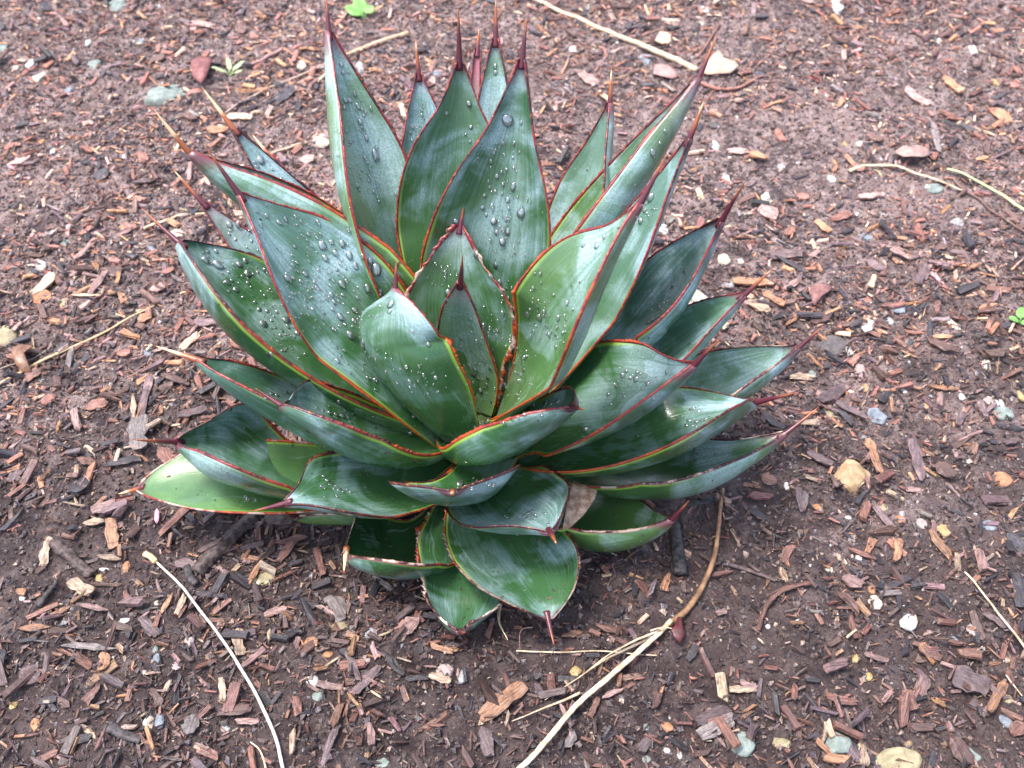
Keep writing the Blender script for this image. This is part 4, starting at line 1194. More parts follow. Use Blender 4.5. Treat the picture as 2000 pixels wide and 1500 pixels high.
for j, (px, py, wp, hp, kind, an, lab) in enumerate(STONES):
    p = ground_at(px, py)
    m = float((p - CAM) @ FW) / FPX
    a = wp * m / 2
    vh = hp * m / 2                                    # seen half height = depth and thickness seen obliquely
    c = min(vh * .62, a * .8)
    el = math.asin(-(p - CAM)[2] / np.linalg.norm(p - CAM))
    b = math.sqrt(max((vh ** 2 - (c * math.cos(el)) ** 2), (vh * .35) ** 2)) / math.sin(el)
    me = stone_mesh('stone', a * 1.06, b * 1.06, c, 300 + j, ST[kind], an, 2 if wp > 24 else 1)
    o = link('stone', me)
    o.location = (p[0], p[1], float(height(p[0], p[1])) - c * .08)
    o.rotation_euler = (random.uniform(-.1, .1), random.uniform(-.1, .1), random.uniform(-.2, .2))
    tag(o, lab, 'stone', 'stones scattered over the bed')


# ------------------------------------------------------------------ sticks, stems, straw
def spline(P, n):
    P = np.asarray(P, float)
    d = np.concatenate([[0], np.cumsum(np.linalg.norm(np.diff(P, axis=0), axis=1))])
    t = np.linspace(0, d[-1], n)
    if len(P) < 3: return np.stack([np.interp(t, d, P[:, k]) for k in range(3)], -1)
    return np.stack([hermite(d, P[:, k], t) for k in range(3)], -1)


def on_ground(pts, lift, n=40, arch=0.0):
    G = np.array([ground_at(x, y, lift) for x, y in pts])
    S = spline(G, n)
    base = height(S[:, 0], S[:, 1])
    k = np.ones(9) / 9
    sm = np.convolve(np.pad(base, 4, mode='edge'), k, 'valid')
    S[:, 2] = np.maximum(sm, base - .0006) + lift + arch * np.sin(np.linspace(0, np.pi, n))
    return S


def strand(name, pts, wpx, mat, lift=.001, n=40, arch=0., taper=(1, 1), ridge=.05, seed=0, k=7, flat=1.0, parent=None, noise=0.0):
    S = on_ground(pts, lift, n, arch)
    m = mpp(*pts[len(pts) // 2])
    f = np.linspace(0, 1, n)
    rad = wpx * m / 2 * (taper[0] * (1 - f) + taper[1] * f)
    if noise:
        S[:, 0] += noise * vnoise(f * 9 + seed, f * 0 + 1, 61); S[:, 1] += noise * vnoise(f * 9 + seed, f * 0 + 5, 62)
    o0 = S[0].copy() if parent is None else np.array(parent.location)
    me = tube_mesh(name, S - o0, np.maximum(rad, .00012), mat, k=k, ridge=ridge, seed=seed, flat=flat)
    return link(name, me, parent, None if parent is not None else o0)


bone = mat_plain('white_stem', (.42, .36, .31), (.66, .63, .60), .5, 160, (1, 1, 1), .5)
stem = empty('white_reed', ground_at(430, 1240)); tag(stem, 'smooth bright white dry reed arching over the mulch at lower left', 'stem')
pts = [(300, 1094), (330, 1125), (370, 1165), (420, 1230), (465, 1300), (507, 1370), (536, 1440), (556, 1512)]
strand('stalk', pts, 5.8, bone, .003, 60, .004, (.8, 1.1), .09, 1, 10, .8, stem, .0007)
strand('stem_end', [(282, 1082), (293, 1087), (303, 1097)], 12, mat_plain('stem_end_tissue', (.50, .34, .16), (.62, .46, .26), .6), .004, 12, 0, (.9, .9), .08, 2, 10, 1.0, stem)

straw = mat_plain('straw_skin', (.36, .26, .16), (.62, .51, .37), .55, 150, (1, 1, 1), .5)
rootm = mat_plain('brown_root', (.16, .085, .045), (.34, .20, .11), .6, 120, (1, 1, 1), .8)
gs = empty('dry_grass_stalk', ground_at(1300, 1222)); tag(gs, 'dry grass stalk with brown root end and straw blades right of the front leaf', 'grass stalk')
strand('root', [(1411, 955), (1405, 1000), (1398, 1060), (1386, 1115), (1365, 1160), (1335, 1197), (1305, 1216)], 11, rootm, .003, 50, .002, (.6, 1.15), .18, 5, 8, 1, gs, .0008)
strand('stalk', [(1312, 1212), (1288, 1236), (1240, 1280), (1190, 1325), (1132, 1378), (1085, 1428), (1045, 1472), (1006, 1512)], 9.5, straw, .005, 60, .003, (.9, 1.0), .16, 6, 9, .6, gs, .0008)
strand('blade', [(1290, 1230), (1235, 1258), (1180, 1287), (1138, 1318)], 6, straw, .006, 30, .003, (1.1, .25), .1, 7, 6, .5, gs)
strand('blade', [(1290, 1238), (1230, 1268), (1170, 1298), (1120, 1332), (1064, 1367)], 6, straw, .003, 36, .002, (1.2, .2), .1, 8, 6, .5, gs)
strand('blade', [(1133, 1353), (1095, 1372), (1060, 1386), (1000, 1408)], 6, straw, .003, 36, .002, (1.1, .25), .1, 9, 6, .5, gs)
strand('blade', [(1270, 1232), (1300, 1229), (1322, 1229)], 4, straw, .008, 16, .002, (1, .4), .1, 10, 6, .6, gs)
tag(strand('straw', [(1008, 1271), (1080, 1273), (1180, 1273), (1284, 1281)], 3.4, straw, .0025, 40, 0, (1, .7), .1, 11, 6), 'hair-thin level straw crossing under the dry stalk below the front leaf', 'straw')
tag(strand('straw', [(1884, 1117), (1915, 1160), (1955, 1210), (2008, 1276)], 5, straw, .004, 40, .002, (.8, 1), .1, 12, 6), 'thin pale straw slanting off the right edge', 'straw')
tag(strand('straw', [(-8, 754), (60, 718), (125, 685), (220, 640), (302, 596)], 6, mat_plain('brown_straw', (.40, .27, .15), (.56, .40, .24), .55), .003, 60, 0, (1, .5), .1, 13, 6), 'long brown straw rising from the left edge past the curled leaf', 'straw')
tag(strand('straw', [(-8, 724), (40, 708), (90, 684)], 4, mat_plain('dull_straw', (.20, .16, .13), (.32, .26, .2), .6), .003, 30, 0, (1, .6), .1, 14, 6), 'short dull straw behind the curled brown leaf at the left edge', 'straw')
tag(strand('straw', [(280, 446), (330, 431), (400, 417)], 8, straw, .003, 30, 0, (1, .9), .1, 15, 7, .5), 'broad flat straw lying behind the lowest left spine', 'straw')
tag(strand('twig', [(620, 160), (690, 103), (760, 76), (797, 66)], 9, mat_plain('tan_twig', (.42, .29, .18), (.60, .44, .30), .55), .003, 40, 0, (.7, 1.1), .1, 16, 7), 'tan twig with a swollen pale end behind the tall left back leaf', 'twig')
tag(strand('twig', [(440, 222), (500, 186), (563, 157), (640, 122)], 6, mat_plain('grey_twig', (.26, .19, .15), (.42, .32, .25), .6), .003, 40, 0, (.7, 1), .1, 17, 6), 'thin grey-brown twig crossing behind the upper left spines', 'twig')
tag(strand('twig', [(490, 125), (520, 112), (552, 96)], 7, M['pink'], .003, 24, 0, (.8, 1), .1, 18, 6), 'short pinkish twig right of the pale star seedling', 'twig')
tag(strand('twig', [(555, 98), (580, 110), (612, 130)], 6, M['orange'], .003, 24, 0, (.8, 1), .1, 19, 6), 'short orange-brown twig behind the crossing grey twig', 'twig')
tag(strand('twig', [(528, 302), (560, 292), (600, 279)], 7, M['straw'], .003, 24, 0, (.7, 1), .1, 20, 6), 'short pale twig touching the cream-white pebble', 'twig')
tag(strand('twig', [(1030, -8), (1110, 30), (1200, 66), (1290, 103), (1362, 138)], 11, mat_plain('long_twig', (.46, .33, .22), (.62, .48, .34), .55), .004, 60, 0, (.7, 1.1), .1, 21, 7), 'long pale twig slanting down across the far part of the bed', 'twig')
tag(strand('twig', [(1360, 158), (1400, 173), (1445, 170), (1512, 142)], 8, M['reddish'], .003, 40, 0, (1.2, .4), .12, 22, 6), 'reddish curved twig in front of the tan fallen leaf', 'twig')
tag(strand('twig', [(1362, 112), (1385, 80), (1405, 46)], 6, M['reddish'], .003, 24, 0, (1, .6), .12, 23, 6), 'thin reddish twig standing off behind the upper right leaf tip', 'twig')
tag(strand('straw', [(1658, 334), (1700, 323), (1745, 324), (1800, 343), (1880, 372)], 8, straw, .004, 50, .001, (1.1, .6), .1, 24, 6, .5), 'curved yellowish straw in front of the pinkish folded leaf', 'straw')
tag(strand('straw', [(1850, 330), (1900, 350), (1950, 378), (2010, 414)], 7, mat_plain('green_straw', (.34, .40, .16), (.50, .54, .28), .5), .005, 50, .001, (.8, 1.1), .1, 25, 6, .5), 'greenish grass blade leaving at the right edge', 'straw')
tag(strand('twig', [(1860, 345), (1920, 395), (2005, 455)], 5, M['brown'], .003, 40, 0, (1, 1), .1, 26, 6), 'thin brown twig under the greenish grass blade', 'twig')
tag(strand('straw', [(489, 1449), (505, 1462), (514, 1480), (521, 1508)], 4.5, straw, .003, 30, 0, (.6, 1), .1, 27, 6), 'small hooked straw left of the white stem at the bottom', 'straw')
tag(strand('straw', [(1965, 1318), (1985, 1345), (2008, 1372)], 4, straw, .003, 24, 0, (1, .6), .1, 29, 6), 'short straw at the right edge near the blue-grey pebble', 'straw')
tag(strand('straw', [(978, 1178), (975, 1215), (992, 1250)], 6, straw, .005, 20, .002, (1.1, .2), .2, 30, 6), 'withered curly filament hanging below the torn front leaf', 'straw')
tag(strand('straw', [(1040, 1225), (1022, 1232), (1014, 1268)], 4, M['pink'], .004, 20, .003, (1.1, .3), .2, 31, 6), 'thin curled pinkish filament left of the lowest spine', 'straw')
tag(strand('straw', [(366, 690), (368, 715), (390, 735)], 3, M['pink'], .004, 20, .002, (1, .4), .1, 32, 6), 'thin curved fibre below the left pointing leaf', 'straw')
char = mat_plain('charred_wood', (.016, .014, .015), (.070, .060, .062), .6, 260, (1, 1, 1), 1.0)
brst = mat_plain('grey_brown_wood', (.028, .020, .019), (.105, .075, .070), .65, 260, (1, 1, 1), 1.0)
tag(strand('stick', [(384, 1116), (412, 1088), (440, 1060), (468, 1036), (500, 1006)], 33, brst, .003, 34, 0, (.9, 1.05), .13, 40, 14, .75, None, .001), 'thick dark grey-brown stick half under the lower left leaf', 'stick')
tag(strand('stick', [(1318, 1022), (1322, 1060), (1328, 1122)], 27, char, .004, 20, 0, (.9, 1.15), .12, 41, 9, .7), 'black charred stub right of the lowest right leaf', 'stick')
tag(strand('stick', [(105, 1058), (125, 1075), (150, 1098), (178, 1124)], 25, brst, .003, 30, 0, (.9, .9), .14, 42, 13, .6, None, .001), 'stubby dark brown stick near the left edge', 'stick')
tag(strand('stick', [(207, 1417), (228, 1428), (250, 1438), (274, 1448)], 20, char, .003, 24, 0, (1, .8), .16, 43, 12, .7, None, .0006), 'rounded lump of charcoal stick in the lower left', 'stick')
tag(strand('stick', [(75, 1185), (92, 1160), (112, 1138)], 12, char, .004, 20, 0, (1, .6), .12, 44, 9, .8), 'thin charred stick near the stubby brown one', 'stick')
tag(strand('stick', [(365, 1108), (372, 1128), (383, 1140)], 20, char, .004, 14, 0, (.9, .8), .14, 45, 9, .6), 'small charred lump in front of the thick grey-brown stick', 'stick')
tag(strand('bark_strip', [(1481, 1230), (1488, 1205), (1500, 1180), (1522, 1158), (1552, 1145), (1586, 1137)], 13, M['reddish'], .003, 40, .001, (.7, .9), .2, 46, 8, .5), 'curved reddish bark strip on the bare soil', 'bark strip')
tag(strand('bark_strip', [(1496, 1164), (1518, 1154), (1540, 1142)], 4, M['reddish'], .004, 20, .001, (.7, .9), .2, 47, 6, .5), 'thin sliver lying across the curved reddish bark strip', 'bark strip')
tag(strand('bark_strip', [(1422, 1101), (1450, 1110), (1482, 1121), (1516, 1133)], 10, M['purple'], .002, 24, 0, (1, .9), .04, 48, 6, .35), 'straight flat mauve-brown strip above the curved bark strip', 'bark strip')


# ------------------------------------------------------------------ fallen leaves and seedlings
def leaf_sheet(name, outline, mat, lift, thick=.0006, dome=.004, curl=0., seed=0):
    """a thin curled dead leaf: outline in metres round its centre, fan with three rings"""
    O_ = np.asarray(outline, float); n = len(O_)
    rings = []
    for s in (1, .72, .4):
        P = O_ * s
        rr = np.linalg.norm(P, axis=1) / np.linalg.norm(O_, axis=1).max()
        z = dome * (1 - rr ** 2) + curl * P[:, 0] ** 2 * 60 + .0012 * vnoise(P[:, 0] * 160 + seed, P[:, 1] * 160, 71)
        rings.append(np.column_stack([P, z]))
    top = np.concatenate(rings + [np.array([[0, 0, dome]])])
    bot = top - [0, 0, thick]
    V = np.concatenate([top, bot]); m = len(top)
    F4, F3 = [], []
    for k in range(2):
        for i in range(n):
            j = (i + 1) % n
            F4.append([k * n + i, k * n + j, (k + 1) * n + j, (k + 1) * n + i])
    for i in range(n): F3.append([2 * n + i, 2 * n + (i + 1) % n, 3 * n])
    F4b = [[a + m for a in f[::-1]] for f in F4]; F3b = [[a + m for a in f[::-1]] for f in F3]
    rim = [[(i + 1) % n, i, i + m, (i + 1) % n + m] for i in range(n)]
    return mesh_np(name, V + [0, 0, lift], [np.array(F4 + F4b + rim), np.array(F3 + F3b)], mat, smooth=True)


def px_outline(cx, cy, pts):
    c = ground_at(cx, cy)
    return c, [tuple((ground_at(x, y) - c)[:2]) for x, y in pts]


def dead_leaf(cx, cy, pts, mat, lab, dome=.004, curl=0., lift=.003, tilt=(0, 0)):
    c, ol = px_outline(cx, cy, pts)
    A = sum(ol[i][0] * ol[(i + 1) % len(ol)][1] - ol[(i + 1) % len(ol)][0] * ol[i][1] for i in range(len(ol)))
    if A < 0: ol = ol[::-1]
    o = link('fallen_leaf', leaf_sheet('fallen_leaf', ol, mat, 0, dome=dome, curl=curl))
    o.location = (c[0], c[1], float(height(c[0], c[1])) + lift)
    o.rotation_euler = (tilt[0], tilt[1], 0)
    tag(o, lab, 'fallen leaf')
    return o


tanleaf = mat_plain('tan_leaf', (.34, .23, .17), (.50, .36, .28), .6, 120)
dead_leaf(1408, 135, [(1370, 150), (1378, 132), (1392, 118), (1402, 110), (1412, 124), (1432, 132), (1441, 142), (1425, 152), (1400, 158), (1382, 157)], tanleaf, 'pale tan fallen leaf behind the upper right leaf tip', .006)
dead_leaf(398, 145, [(380, 165), (377, 140), (384, 126), (398, 118), (412, 122), (418, 134), (414, 150), (406, 168), (395, 174)], mat_plain('maroon_leaf', (.13, .045, .045), (.24, .09, .085), .55), 'maroon fallen leaf left of the pale star seedling', .010)
dead_leaf(1780, 312, [(1748, 312), (1746, 302), (1760, 298), (1772, 304), (1784, 298), (1800, 296), (1813, 302), (1810, 318), (1796, 326), (1776, 328), (1758, 324)], mat_plain('pinkish_leaf', (.25, .155, .135), (.38, .25, .22), .6), 'pinkish brown folded leaf behind the yellowish straw', .010)
dead_leaf(50, 710, [(32, 712), (34, 698), (46, 690), (62, 688), (76, 694), (70, 706), (60, 716), (66, 734), (50, 738), (38, 728)], mat_plain('curled_leaf', (.10, .045, .03), (.24, .12, .07), .4), 'curled glossy brown leaf beside the long straw at left', .012, .3)
dead_leaf(1598, 578, [(1578, 572), (1590, 562), (1606, 560), (1622, 566), (1618, 582), (1602, 592), (1590, 604), (1584, 600), (1580, 588)], mat_plain('dark_red_leaf', (.14, .06, .055), (.26, .13, .12), .6), 'dull dark-red leaf beyond the right spine', .005)
dead_leaf(1320, 1240, [(1306, 1246), (1316, 1232), (1322, 1212), (1330, 1214), (1330, 1232), (1334, 1252), (1326, 1264), (1314, 1258)], mat_plain('crimson_leaf', (.045, .010, .012), (.10, .022, .024), .4), 'small crimson leaf tucked under the dry stalk', .006, .2)
dead_leaf(308, 1012, [(304, 1022), (306, 1008), (310, 1002), (315, 1008), (313, 1022), (308, 1027)], mat_plain('pink_petal', (.72, .22, .34), (.82, .36, .46), .5), 'tiny bright pink petal below the lime-green leaf', .003)
dead_leaf(1285, 145, [(1275, 150), (1278, 138), (1292, 132), (1306, 136), (1318, 142), (1326, 152), (1312, 160), (1292, 158)], mat_plain('rosy_leaf', (.30, .15, .14), (.42, .24, .22), .6), 'rosy brown leaf fragment below the long pale twig', .004)
dl = dead_leaf(1130, 975, [(1103, 1010), (1108, 985), (1114, 955), (1122, 943), (1142, 952), (1162, 962), (1158, 976), (1140, 992), (1118, 1008)], mat_plain('withered_leaf', (.22, .13, .08), (.50, .36, .27), .6, 200), 'withered brown leaf wedged between two lower agave leaves at right', .006, .2, lift=.040)
dl.rotation_euler = (.25, 0, 0)
d_ = ray(1130, 975); lam = (.052 - CAM[2]) / d_[2]; pw = CAM + lam * d_; dl.location = (pw[0], pw[1], .046)

leafgreen = mat_plain('seedling_green', (.10, .25, .05), (.20, .38, .11), .45, 90)
palegreen = mat_plain('pale_seedling_green', (.26, .33, .15), (.40, .46, .27), .5, 90)


def seedling(px, py, leaves, mat, lab, h):
    """leaves: (dx, dy px, length px, width px)"""
    c = ground_at(px, py); m = mpp(px, py)
    root = empty('seedling', (c[0], c[1], float(height(c[0], c[1]))))
    tag(root, lab, 'seedling')
    for dx, dy, l, w_ in leaves:
        a = math.atan2(-dy, dx + 1e-6)
        n = 14; f = np.linspace(0, 2 * np.pi, n, endpoint=False)
        ol = np.stack([l * m / 2 * np.cos(f), w_ * m / 2 * np.sin(f) * (1 + .12 * np.cos(3 * f))], -1)
        o = link('leaflet', leaf_sheet('leaflet', ol, mat, 0, .0004, .0014), root)
        d = math.hypot(dx, dy)
        o.location = (dx * m, -dy * m / .65, h)
        o.rotation_euler = (0, -.25, a)
        st_ = np.array([[0, 0, -.002], [dx * m * .25, -dy * m * .35, h * .6], [dx * m * .7, -dy * m / .65 * .7, h * .97]])
        link('stem', tube_mesh('stem', spline(st_, 10), np.full(10, .0006), mat, k=6), root)


seedling(712, 40, [(-20, -10, 40, 34), (-12, -26, 34, 30), (8, -12, 22, 26)], leafgreen, 'bright green round-leaved seedling at the far edge behind the tall leaf', .008)
seedling(450, 150, [(-20, -4, 34, 9), (-6, -18, 34, 10), (14, -14, 32, 10), (18, 0, 20, 8)], palegreen, 'pale green star-shaped seedling beyond the upper left spines', .006)
seedling(1990, 634, [(-14, 0, 24, 18), (6, -12, 26, 20), (8, 6, 24, 18)], leafgreen, 'small light green seedling at the right edge', .006)

# ------------------------------------------------------------------ water beads on the leaves
LEAFWORDS = dict(
    l01='the tall left back leaf', l02='the small pale back leaf', l03='the back leaf left of centre', l04='the farthest back leaf', l05='the tall dark centre back leaf',
    l06='the narrow right back leaf', l07='the longest upper right leaf', l08='the slim upper right leaf', l09='the inner right leaf', l10='the blue right leaf',
    l11='the short upper right side leaf', l13='the pale right side leaf', l14='the wavy-rimmed right leaf', l15='the low blue right leaf', l16='the lowest long right leaf',
    l17='the small green right leaf', l18='the broad front leaf', l19='the torn front leaf', l20='the stubby lower left leaf', l21='the upper front leaf',
    l22='the boat-shaped front leaf', l23='the low left front leaf', l24='the broad left side leaf', l25='the lime green left leaf', l26='the left side leaf with pale spine',
    l27='the shouldered left leaf', l28='the dark left leaf', l29='the big blue left leaf', l30='the folded upper left leaf', l31='the narrow upper left leaf',
    l31b='the hidden upper left leaf', l32='the small left leaf', l35='the ovate bud leaf', l36='the pink-tipped centre leaf', l37='the hooded centre leaf', l38='the curled inner right leaf',
    l33='the pale left stub', l34='the yellow stub', l04b='the pink back spike')


def Z(ox, oy, s):
    v = [float(a) for a in s.replace(';', ' ').replace(',', ' ').split()]
    return [(ox + v[i] / 2.857, oy + v[i + 1] / 2.857, v[i + 2] / 2.857) for i in range(0, len(v), 3)]


DROPS = (
    Z(250, 380, '775,120,24;745,180,17;840,155,20;880,140,18;770,60,13;715,95,18;1085,285,28;1135,265,25;1195,275,24;1155,325,21;1100,355,22;1235,340,30;1310,345,28;1270,400,22;1350,370,26;1385,420,40;940,380,18;990,445,20;1040,490,16;885,470,28;890,515,17;1190,500,32;1335,525,26;1410,545,20;1280,575,19;1135,560,21;1150,600,19;1175,595,14;1265,645,22;1140,640,15;1185,685,24;1145,750,18;1040,745,15;1240,785,30;1160,850,14;1185,900,14;1170,930,19;1250,735,12;990,590,12;993,625,12;1005,540,10;1165,420,12;1215,410,15;930,290,12;1060,420,13;1090,660,10;1200,560,12')
    + Z(250, 380, '430,365,34;495,390,36;445,318,17;620,390,24;655,370,20;490,315,13;550,490,19;600,530,30;665,440,24;670,490,15;725,435,14;760,420,15;730,640,20;775,650,17;830,655,17;755,720,26;885,700,30;890,735,20;940,770,24;850,785,14;685,515,12;580,480,14;560,540,10;640,575,12;710,600,12;800,700,12;820,740,13;860,760,10')
    + Z(250, 380, '565,165,22;615,165,26;565,220,13;600,250,12;690,260,12;740,322,16')
    + Z(250, 380, '1315,830,34;1328,880,20;1295,800,18;1675,835,19;1465,610,28;1460,650,18;1405,622,14;1350,905,12;1380,915,10')
    + Z(240, 720, '1150,245,18;1190,255,22;1225,262,24;1255,270,20;1115,232,14;1080,222,12;1270,300,14;1605,360,20;830,140,18;860,150,14;800,165,12;910,130,12')
    + Z(700, 380, '660,335,30;785,490,26;740,457,18;500,550,28;490,592,18;835,580,18;455,720,13;450,760,12;480,640,12;545,150,24;590,215,13;865,640,12;870,690,11;650,975,26;680,1095,24;735,970,15;515,830,22;630,870,12;700,930,12;720,1020,13;760,1080,12;670,1030,12;690,800,10;575,805,10;650,940,11;740,1150,14;715,1060,12')
    + Z(700, 380, '1330,285,28;1375,235,24;1255,280,18;945,670,28;1010,685,32;985,440,14;1015,440,13;815,1065,30;925,980,19;1200,640,15;1165,600,18;1000,625,14;960,640,12;890,730,12;870,940,10;900,1000,10;1110,800,10;1105,850,10;1090,560,9;1160,700,12;1150,740,12;1100,780,10;890,860,9;940,900,10;980,760,9')
    + Z(750, 0, '690,672,46;765,685,18;615,855,14;755,850,14;720,880,15;630,985,19;665,1030,17;720,1045,28;690,1115,19;560,1090,20;550,1160,18;610,1235,28;680,1225,16;765,1190,30;690,1295,24;660,1350,25;630,1300,16;570,1200,12;745,1100,12;590,1045,10;685,945,10;725,800,18;660,1080,12;655,960,9')
    + Z(700, 380, '755,150,24;765,395,20;825,145,14;835,210,22;805,265,24;770,210,17')
    + Z(750, 0, '350,635,22;485,710,16;480,790,12;475,580,20;455,750,12;160,710,13;148,742,13;158,785,17;620,370,16;622,405,14;1500,855,24;1568,730,14;1540,800,12;1135,945,12;1105,1075,12;1490,1100,28;1455,1175,17;1435,1230,24;1410,1215,11;1465,1190,10')
    + Z(250, 0, '1190,360,18;1200,405,14;1230,405,14;1230,470,12;1265,525,22;1215,560,28;1285,595,22;1205,600,18;1295,680,20;1330,770,20;1380,868,32;1240,795,14;1280,1035,24;1315,645,13;1330,965,10;1340,910,11;1355,605,18;1240,560,20;1370,1070,9;1400,1125,9;1345,1010,8;1300,560,9;705,905,20;740,895,28;805,945,13;855,1000,15;720,930,16;1905,585,12;1912,710,13')
    + Z(700, 380, '1755,510,20;1680,630,19;1640,700,20;1660,690,16;1620,715,15;1650,720,13;1820,430,13;1830,445,10')
    + Z(1000, 640, '865,245,22;620,265,22;660,280,18;695,285,24;750,300,17;595,300,12;555,430,14;625,385,13;640,240,14;720,255,13;700,250,12;410,570,30;1045,465,17;990,520,18;1030,525,17;1010,545,13;700,605,12;975,545,10;1060,520,12;185,425,27;255,415,27;70,485,17;220,430,16;120,465,14;35,500,14')
    + Z(640, 780, '890,125,26;820,155,24;930,130,20;850,150,16;735,472,34;870,440,13;770,480,15;1075,640,15;1120,635,16;1160,645,17;1210,635,15;1100,650,13;1140,625,12;1185,650,13;1060,755,20;1095,750,17;1040,655,12;1230,700,10;1000,660,11;960,690,10;470,185,17')
    + Z(240, 720, '1120,600,15;1140,625,14;1160,645,16;1190,655,15;1207,675,20;1230,685,12;1270,690,10;1180,670,12'))


def drop_mesh(name, seg=14, rings=9):
    V, F3, F4 = [(0, 0, 1)], [], []
    for i in range(1, rings):
        a = math.pi * i / rings
        for j in range(seg):
            b = 2 * math.pi * j / seg
            z = math.cos(a)
            V.append((math.sin(a) * math.cos(b), math.sin(a) * math.sin(b), z if z > 0 else z * .6))
    V.append((0, 0, -.6))
    for j in range(seg): F3.append((0, 1 + j, 1 + (j + 1) % seg))
    for i in range(rings - 2):
        for j in range(seg):
            a, b = 1 + i * seg + j, 1 + i * seg + (j + 1) % seg
            F4.append((a, a + seg, b + seg, b))
    e = len(V) - 1; b0 = 1 + (rings - 2) * seg
    for j in range(seg): F3.append((e, b0 + (j + 1) % seg, b0 + j))
    return np.array(V), np.array(F4), np.array(F3)


DV, D4, D3 = drop_mesh('d')
dropmes = []
for k_ in range(7):                                     # seven shapes: pinched, slumped and merged beads
    rd = np.random.default_rng(40 + k_)
    th = np.arctan2(DV[:, 1], DV[:, 0])
    f_ = 1 + rd.uniform(.02, .09) * np.cos(2 * th + rd.uniform(0, 6)) + rd.uniform(.0, .07) * np.cos(3 * th + rd.uniform(0, 6)) + (.16 * np.cos(2 * th) if k_ > 4 else 0)
    W_ = DV.copy(); W_[:, 0] *= f_; W_[:, 1] *= f_
    W_[:, 2] *= 1 + .14 * np.cos(th + rd.uniform(-.5, .5)) * np.hypot(DV[:, 0], DV[:, 1])
    dropmes.append(mesh_np('water_drop', W_, [D4, D3], M['water'], smooth=True))
beads = []
lst = {}
PQ = {n: np.array(q) for n, q in LEAVES.items()}


def leaf_coord(nm, p):
    t = np.linspace(.02, 1, 80)
    C, T, S, N, wd, cup = frame(PQ[nm], t)
    k = int(np.argmin(np.linalg.norm(C - np.array(p), axis=1)))
    return t[k], float((np.array(p) - C[k]) @ S[k]) / max(wd[k], .001)


def drop_xf(p, n, d, r, fat):
    nn = Vector(n)
    g = Vector((0, 0, -1)); g = g - nn * g.dot(nn)
    sl = g.length
    q = nn.to_track_quat('Z', 'Y')
    if g.length > .05:
        x = g.normalized(); y = nn.cross(x)
        from mathutils import Matrix
        q = Matrix((x, y, nn)).transposed().to_quaternion()
    return q, (r * (1 + (.1 + .3 * (hash(round(r * 1e7)) % 10) / 10) * sl), r * (1 - .06 * sl), r * fat)


for px, py, dd in DROPS:
    d = Vector(ray(px, py)).normalized()
    loc, nrm, fi, dist = BV.ray_cast(Vector(CAM), d)
    if loc is None: continue
    if nrm.dot(d) > 0: nrm = -nrm
    nm = bv_name[fi]
    r = max(dd * .52 * dist * (d @ Vector(FW)) / FPX, .0008) * random.choice((1.1, 1.3, 1.45, 1.6))
    fat = random.uniform(.42, .85) if r < .0048 else .5
    o = link('water_drop', random.choice(dropmes))
    q, sc = drop_xf(loc, nrm, d, r, fat)
    o.rotation_mode = 'QUATERNION'; o.rotation_quaternion = q; o.scale = sc
    o.location = loc + nrm * r * fat * .28
    t, u = leaf_coord(nm, loc)
    beads.append((loc, r))
    lst.setdefault(nm, []).append((o, r, t, u))
TW = ['at the foot of', 'near the base of', 'low on', 'halfway along', 'high on', 'near the tip of', 'below the spine of']
UW = ['left edge', 'left of midline', 'on midline', 'right of midline', 'right edge']
for nm, ds in lst.items():
    groups = {}
    for o, r, t, u in ds:
        a = TW[min(6, int(t * 7))]; b = UW[int(np.clip((-u + 1) / 2 * 5, 0, 4))]
        groups.setdefault((a, b), []).append((r, o))
    for (a, b), g in groups.items():
        g.sort(key=lambda z: -z[0])
        rk = ['largest', 'second largest', 'third largest', 'fourth largest', 'fifth largest', 'sixth largest', 'seventh largest', 'eighth largest', 'ninth largest', 'tenth largest', 'smallest']
        for i, (r, o) in enumerate(g):
            s = 'clear' if len(g) == 1 else (rk[min(i, 10)] if len(g) > 2 else ['larger', 'smaller'][i])
            tag(o, f"{s} drop {a} {LEAFWORDS[nm]}, {b}", 'water drop', 'water drops beaded on the agave leaves')

# the fine spray between the drops, far too many to count
SPRAY = [(620, 490, 100, 70), (660, 590, 90, 70), (590, 560, 60, 60), (460, 530, 60, 45), (530, 600, 50, 40), (560, 660, 40, 40), (480, 450, 40, 20), (700, 250, 30, 90),
         (720, 330, 40, 60), (985, 410, 40, 90), (960, 300, 30, 50), (930, 730, 30, 60), (1010, 700, 30, 70), (1060, 620, 40, 60), (1090, 650, 30, 40), (960, 660, 30, 60),
         (665, 805, 60, 16), (1030, 1010, 60, 12), (1230, 745, 60, 30), (1030, 800, 50, 20), (960, 825, 40, 10), (1280, 600, 30, 30), (1360, 810, 40, 24), (480, 980, 20, 10),
         (650, 960, 30, 16), (515, 310, 30, 20), (1270, 400, 20, 40), (820, 750, 50, 60), (940, 950, 40, 14), (730, 720, 30, 40), (820, 230, 20, 40), (870, 540, 30, 30), (990, 560, 14, 40)]
VV, FF4, FF3 = [], [], []
sv, s4, s3 = drop_mesh('s', 8, 5)
rs = np.random.default_rng(5)
cnt = 0
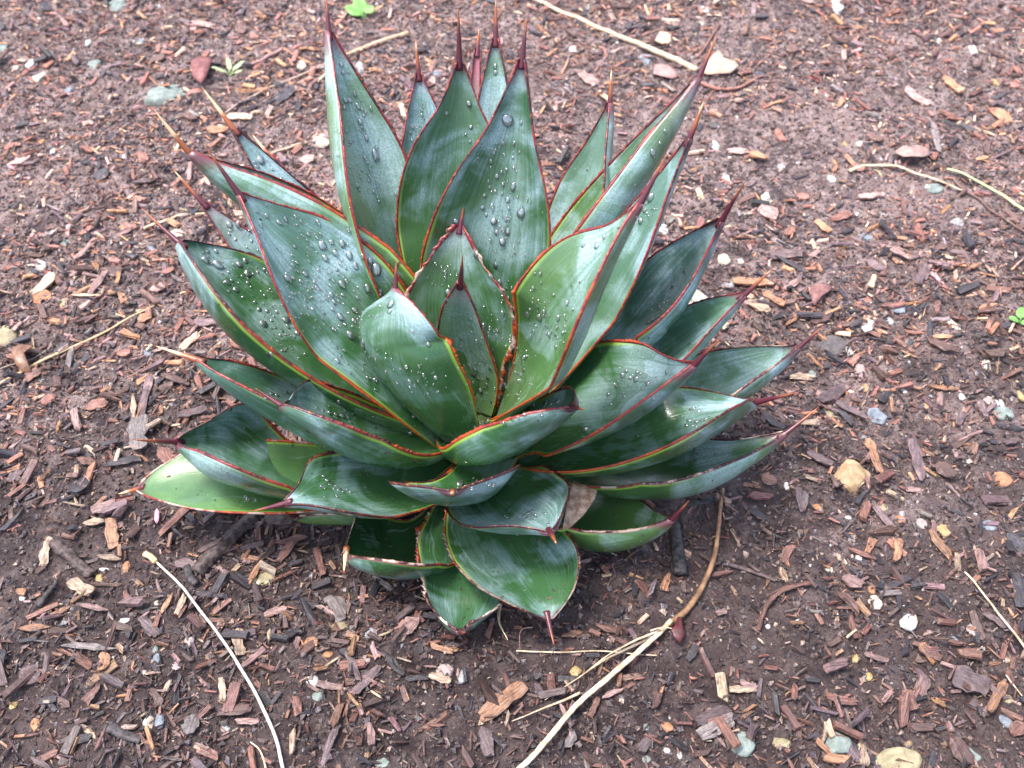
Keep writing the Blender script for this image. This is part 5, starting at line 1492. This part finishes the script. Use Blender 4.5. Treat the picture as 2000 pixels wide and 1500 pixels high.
for cx, cy, sx, sy in SPRAY:
    nn = int(min(110, 8 + sx * sy / 55))
    for _ in range(nn):
        px, py = cx + rs.normal(0, sx * .55), cy + rs.normal(0, sy * .55)
        d = Vector(ray(px, py)).normalized()
        loc, nrm, fi, dist = BV.ray_cast(Vector(CAM), d)
        if loc is None: continue
        if nrm.dot(d) > 0: nrm = -nrm
        if nrm.z < -.1: continue
        r = float(np.clip(rs.lognormal(-7.38, .45), .0003, .0017))
        if any((loc - b).length < r + rb for b, rb in beads): continue
        q, sc = drop_xf(loc, nrm, d, r, .8)
        Mx = np.array(q.to_matrix())
        P = (sv * np.array(sc)) @ Mx.T + np.array(loc + nrm * r * .3)
        VV.append(P); FF4.append(s4 + cnt); FF3.append(s3 + cnt); cnt += len(sv)
        beads.append((loc, r)) if len(beads) < 900 else None
sp = link('water_spray', mesh_np('water_spray', np.concatenate(VV), [np.concatenate(FF4), np.concatenate(FF3)], M['water'], smooth=True))
tag(sp, 'fine spray of tiny water beads over the blue-green agave leaves', 'water beads', kind='stuff')
# flecks of bark and soil splashed onto the outer leaves
rf = np.random.default_rng(9)
FV, FF, FC, FU = [], [], [], []
cnt = 0
for cx, cy, sx, sy, nn in [(1000, 1110, 90, 70, 46), (500, 860, 90, 50, 26), (740, 1050, 50, 30, 16), (880, 1150, 40, 60, 14), (1250, 910, 140, 26, 26), (1210, 1000, 60, 30, 14),
                           (400, 960, 80, 25, 12), (830, 800, 90, 60, 16), (1200, 830, 130, 50, 14), (700, 950, 60, 40, 12), (620, 620, 130, 120, 12), (1130, 600, 90, 120, 10)]:
    for _ in range(nn):
        d = Vector(ray(cx + rf.normal(0, sx), cy + rf.normal(0, sy))).normalized()
        loc, nrm, fi, dist = BV.ray_cast(Vector(CAM), d)
        if loc is None: continue
        if nrm.dot(d) > 0: nrm = -nrm
        L_ = np.array([float(np.clip(rf.lognormal(-6.5, .5), .0006, .0042))])
        P, uvv = chip_shapes(1, L_, L_ * rf.uniform(.2, .6), np.maximum(L_ * .12, .0002), rf, None)
        q = nrm.to_track_quat('Z', 'Y')
        a_ = rf.uniform(0, 6.3)
        Rz = np.array([[math.cos(a_), -math.sin(a_), 0], [math.sin(a_), math.cos(a_), 0], [0, 0, 1]])
        W_ = P[0] @ Rz.T @ np.array(q.to_matrix()).T + np.array(loc + nrm * .0003)
        FV.append(W_); FF.append(QUADS + cnt); cnt += 12
        FC.append(np.tile(np.array([(.16, .09, .06), (.05, .035, .03), (.30, .20, .13), (.09, .06, .05)][rf.integers(4)]), (12, 1))); FU.append(uvv[0])
fl = link('bark_flecks', mesh_np('bark_flecks', np.concatenate(FV), np.concatenate(FF), M['litter'], uv=np.concatenate(FU), cols=np.concatenate(FC)))
tag(fl, 'tiny flecks of bark and soil splashed on the lower agave leaves', 'flecks', kind='stuff')
print('objects', len(bpy.data.objects), 'chips', len(chips), 'drops', sum(map(len, lst.values())))
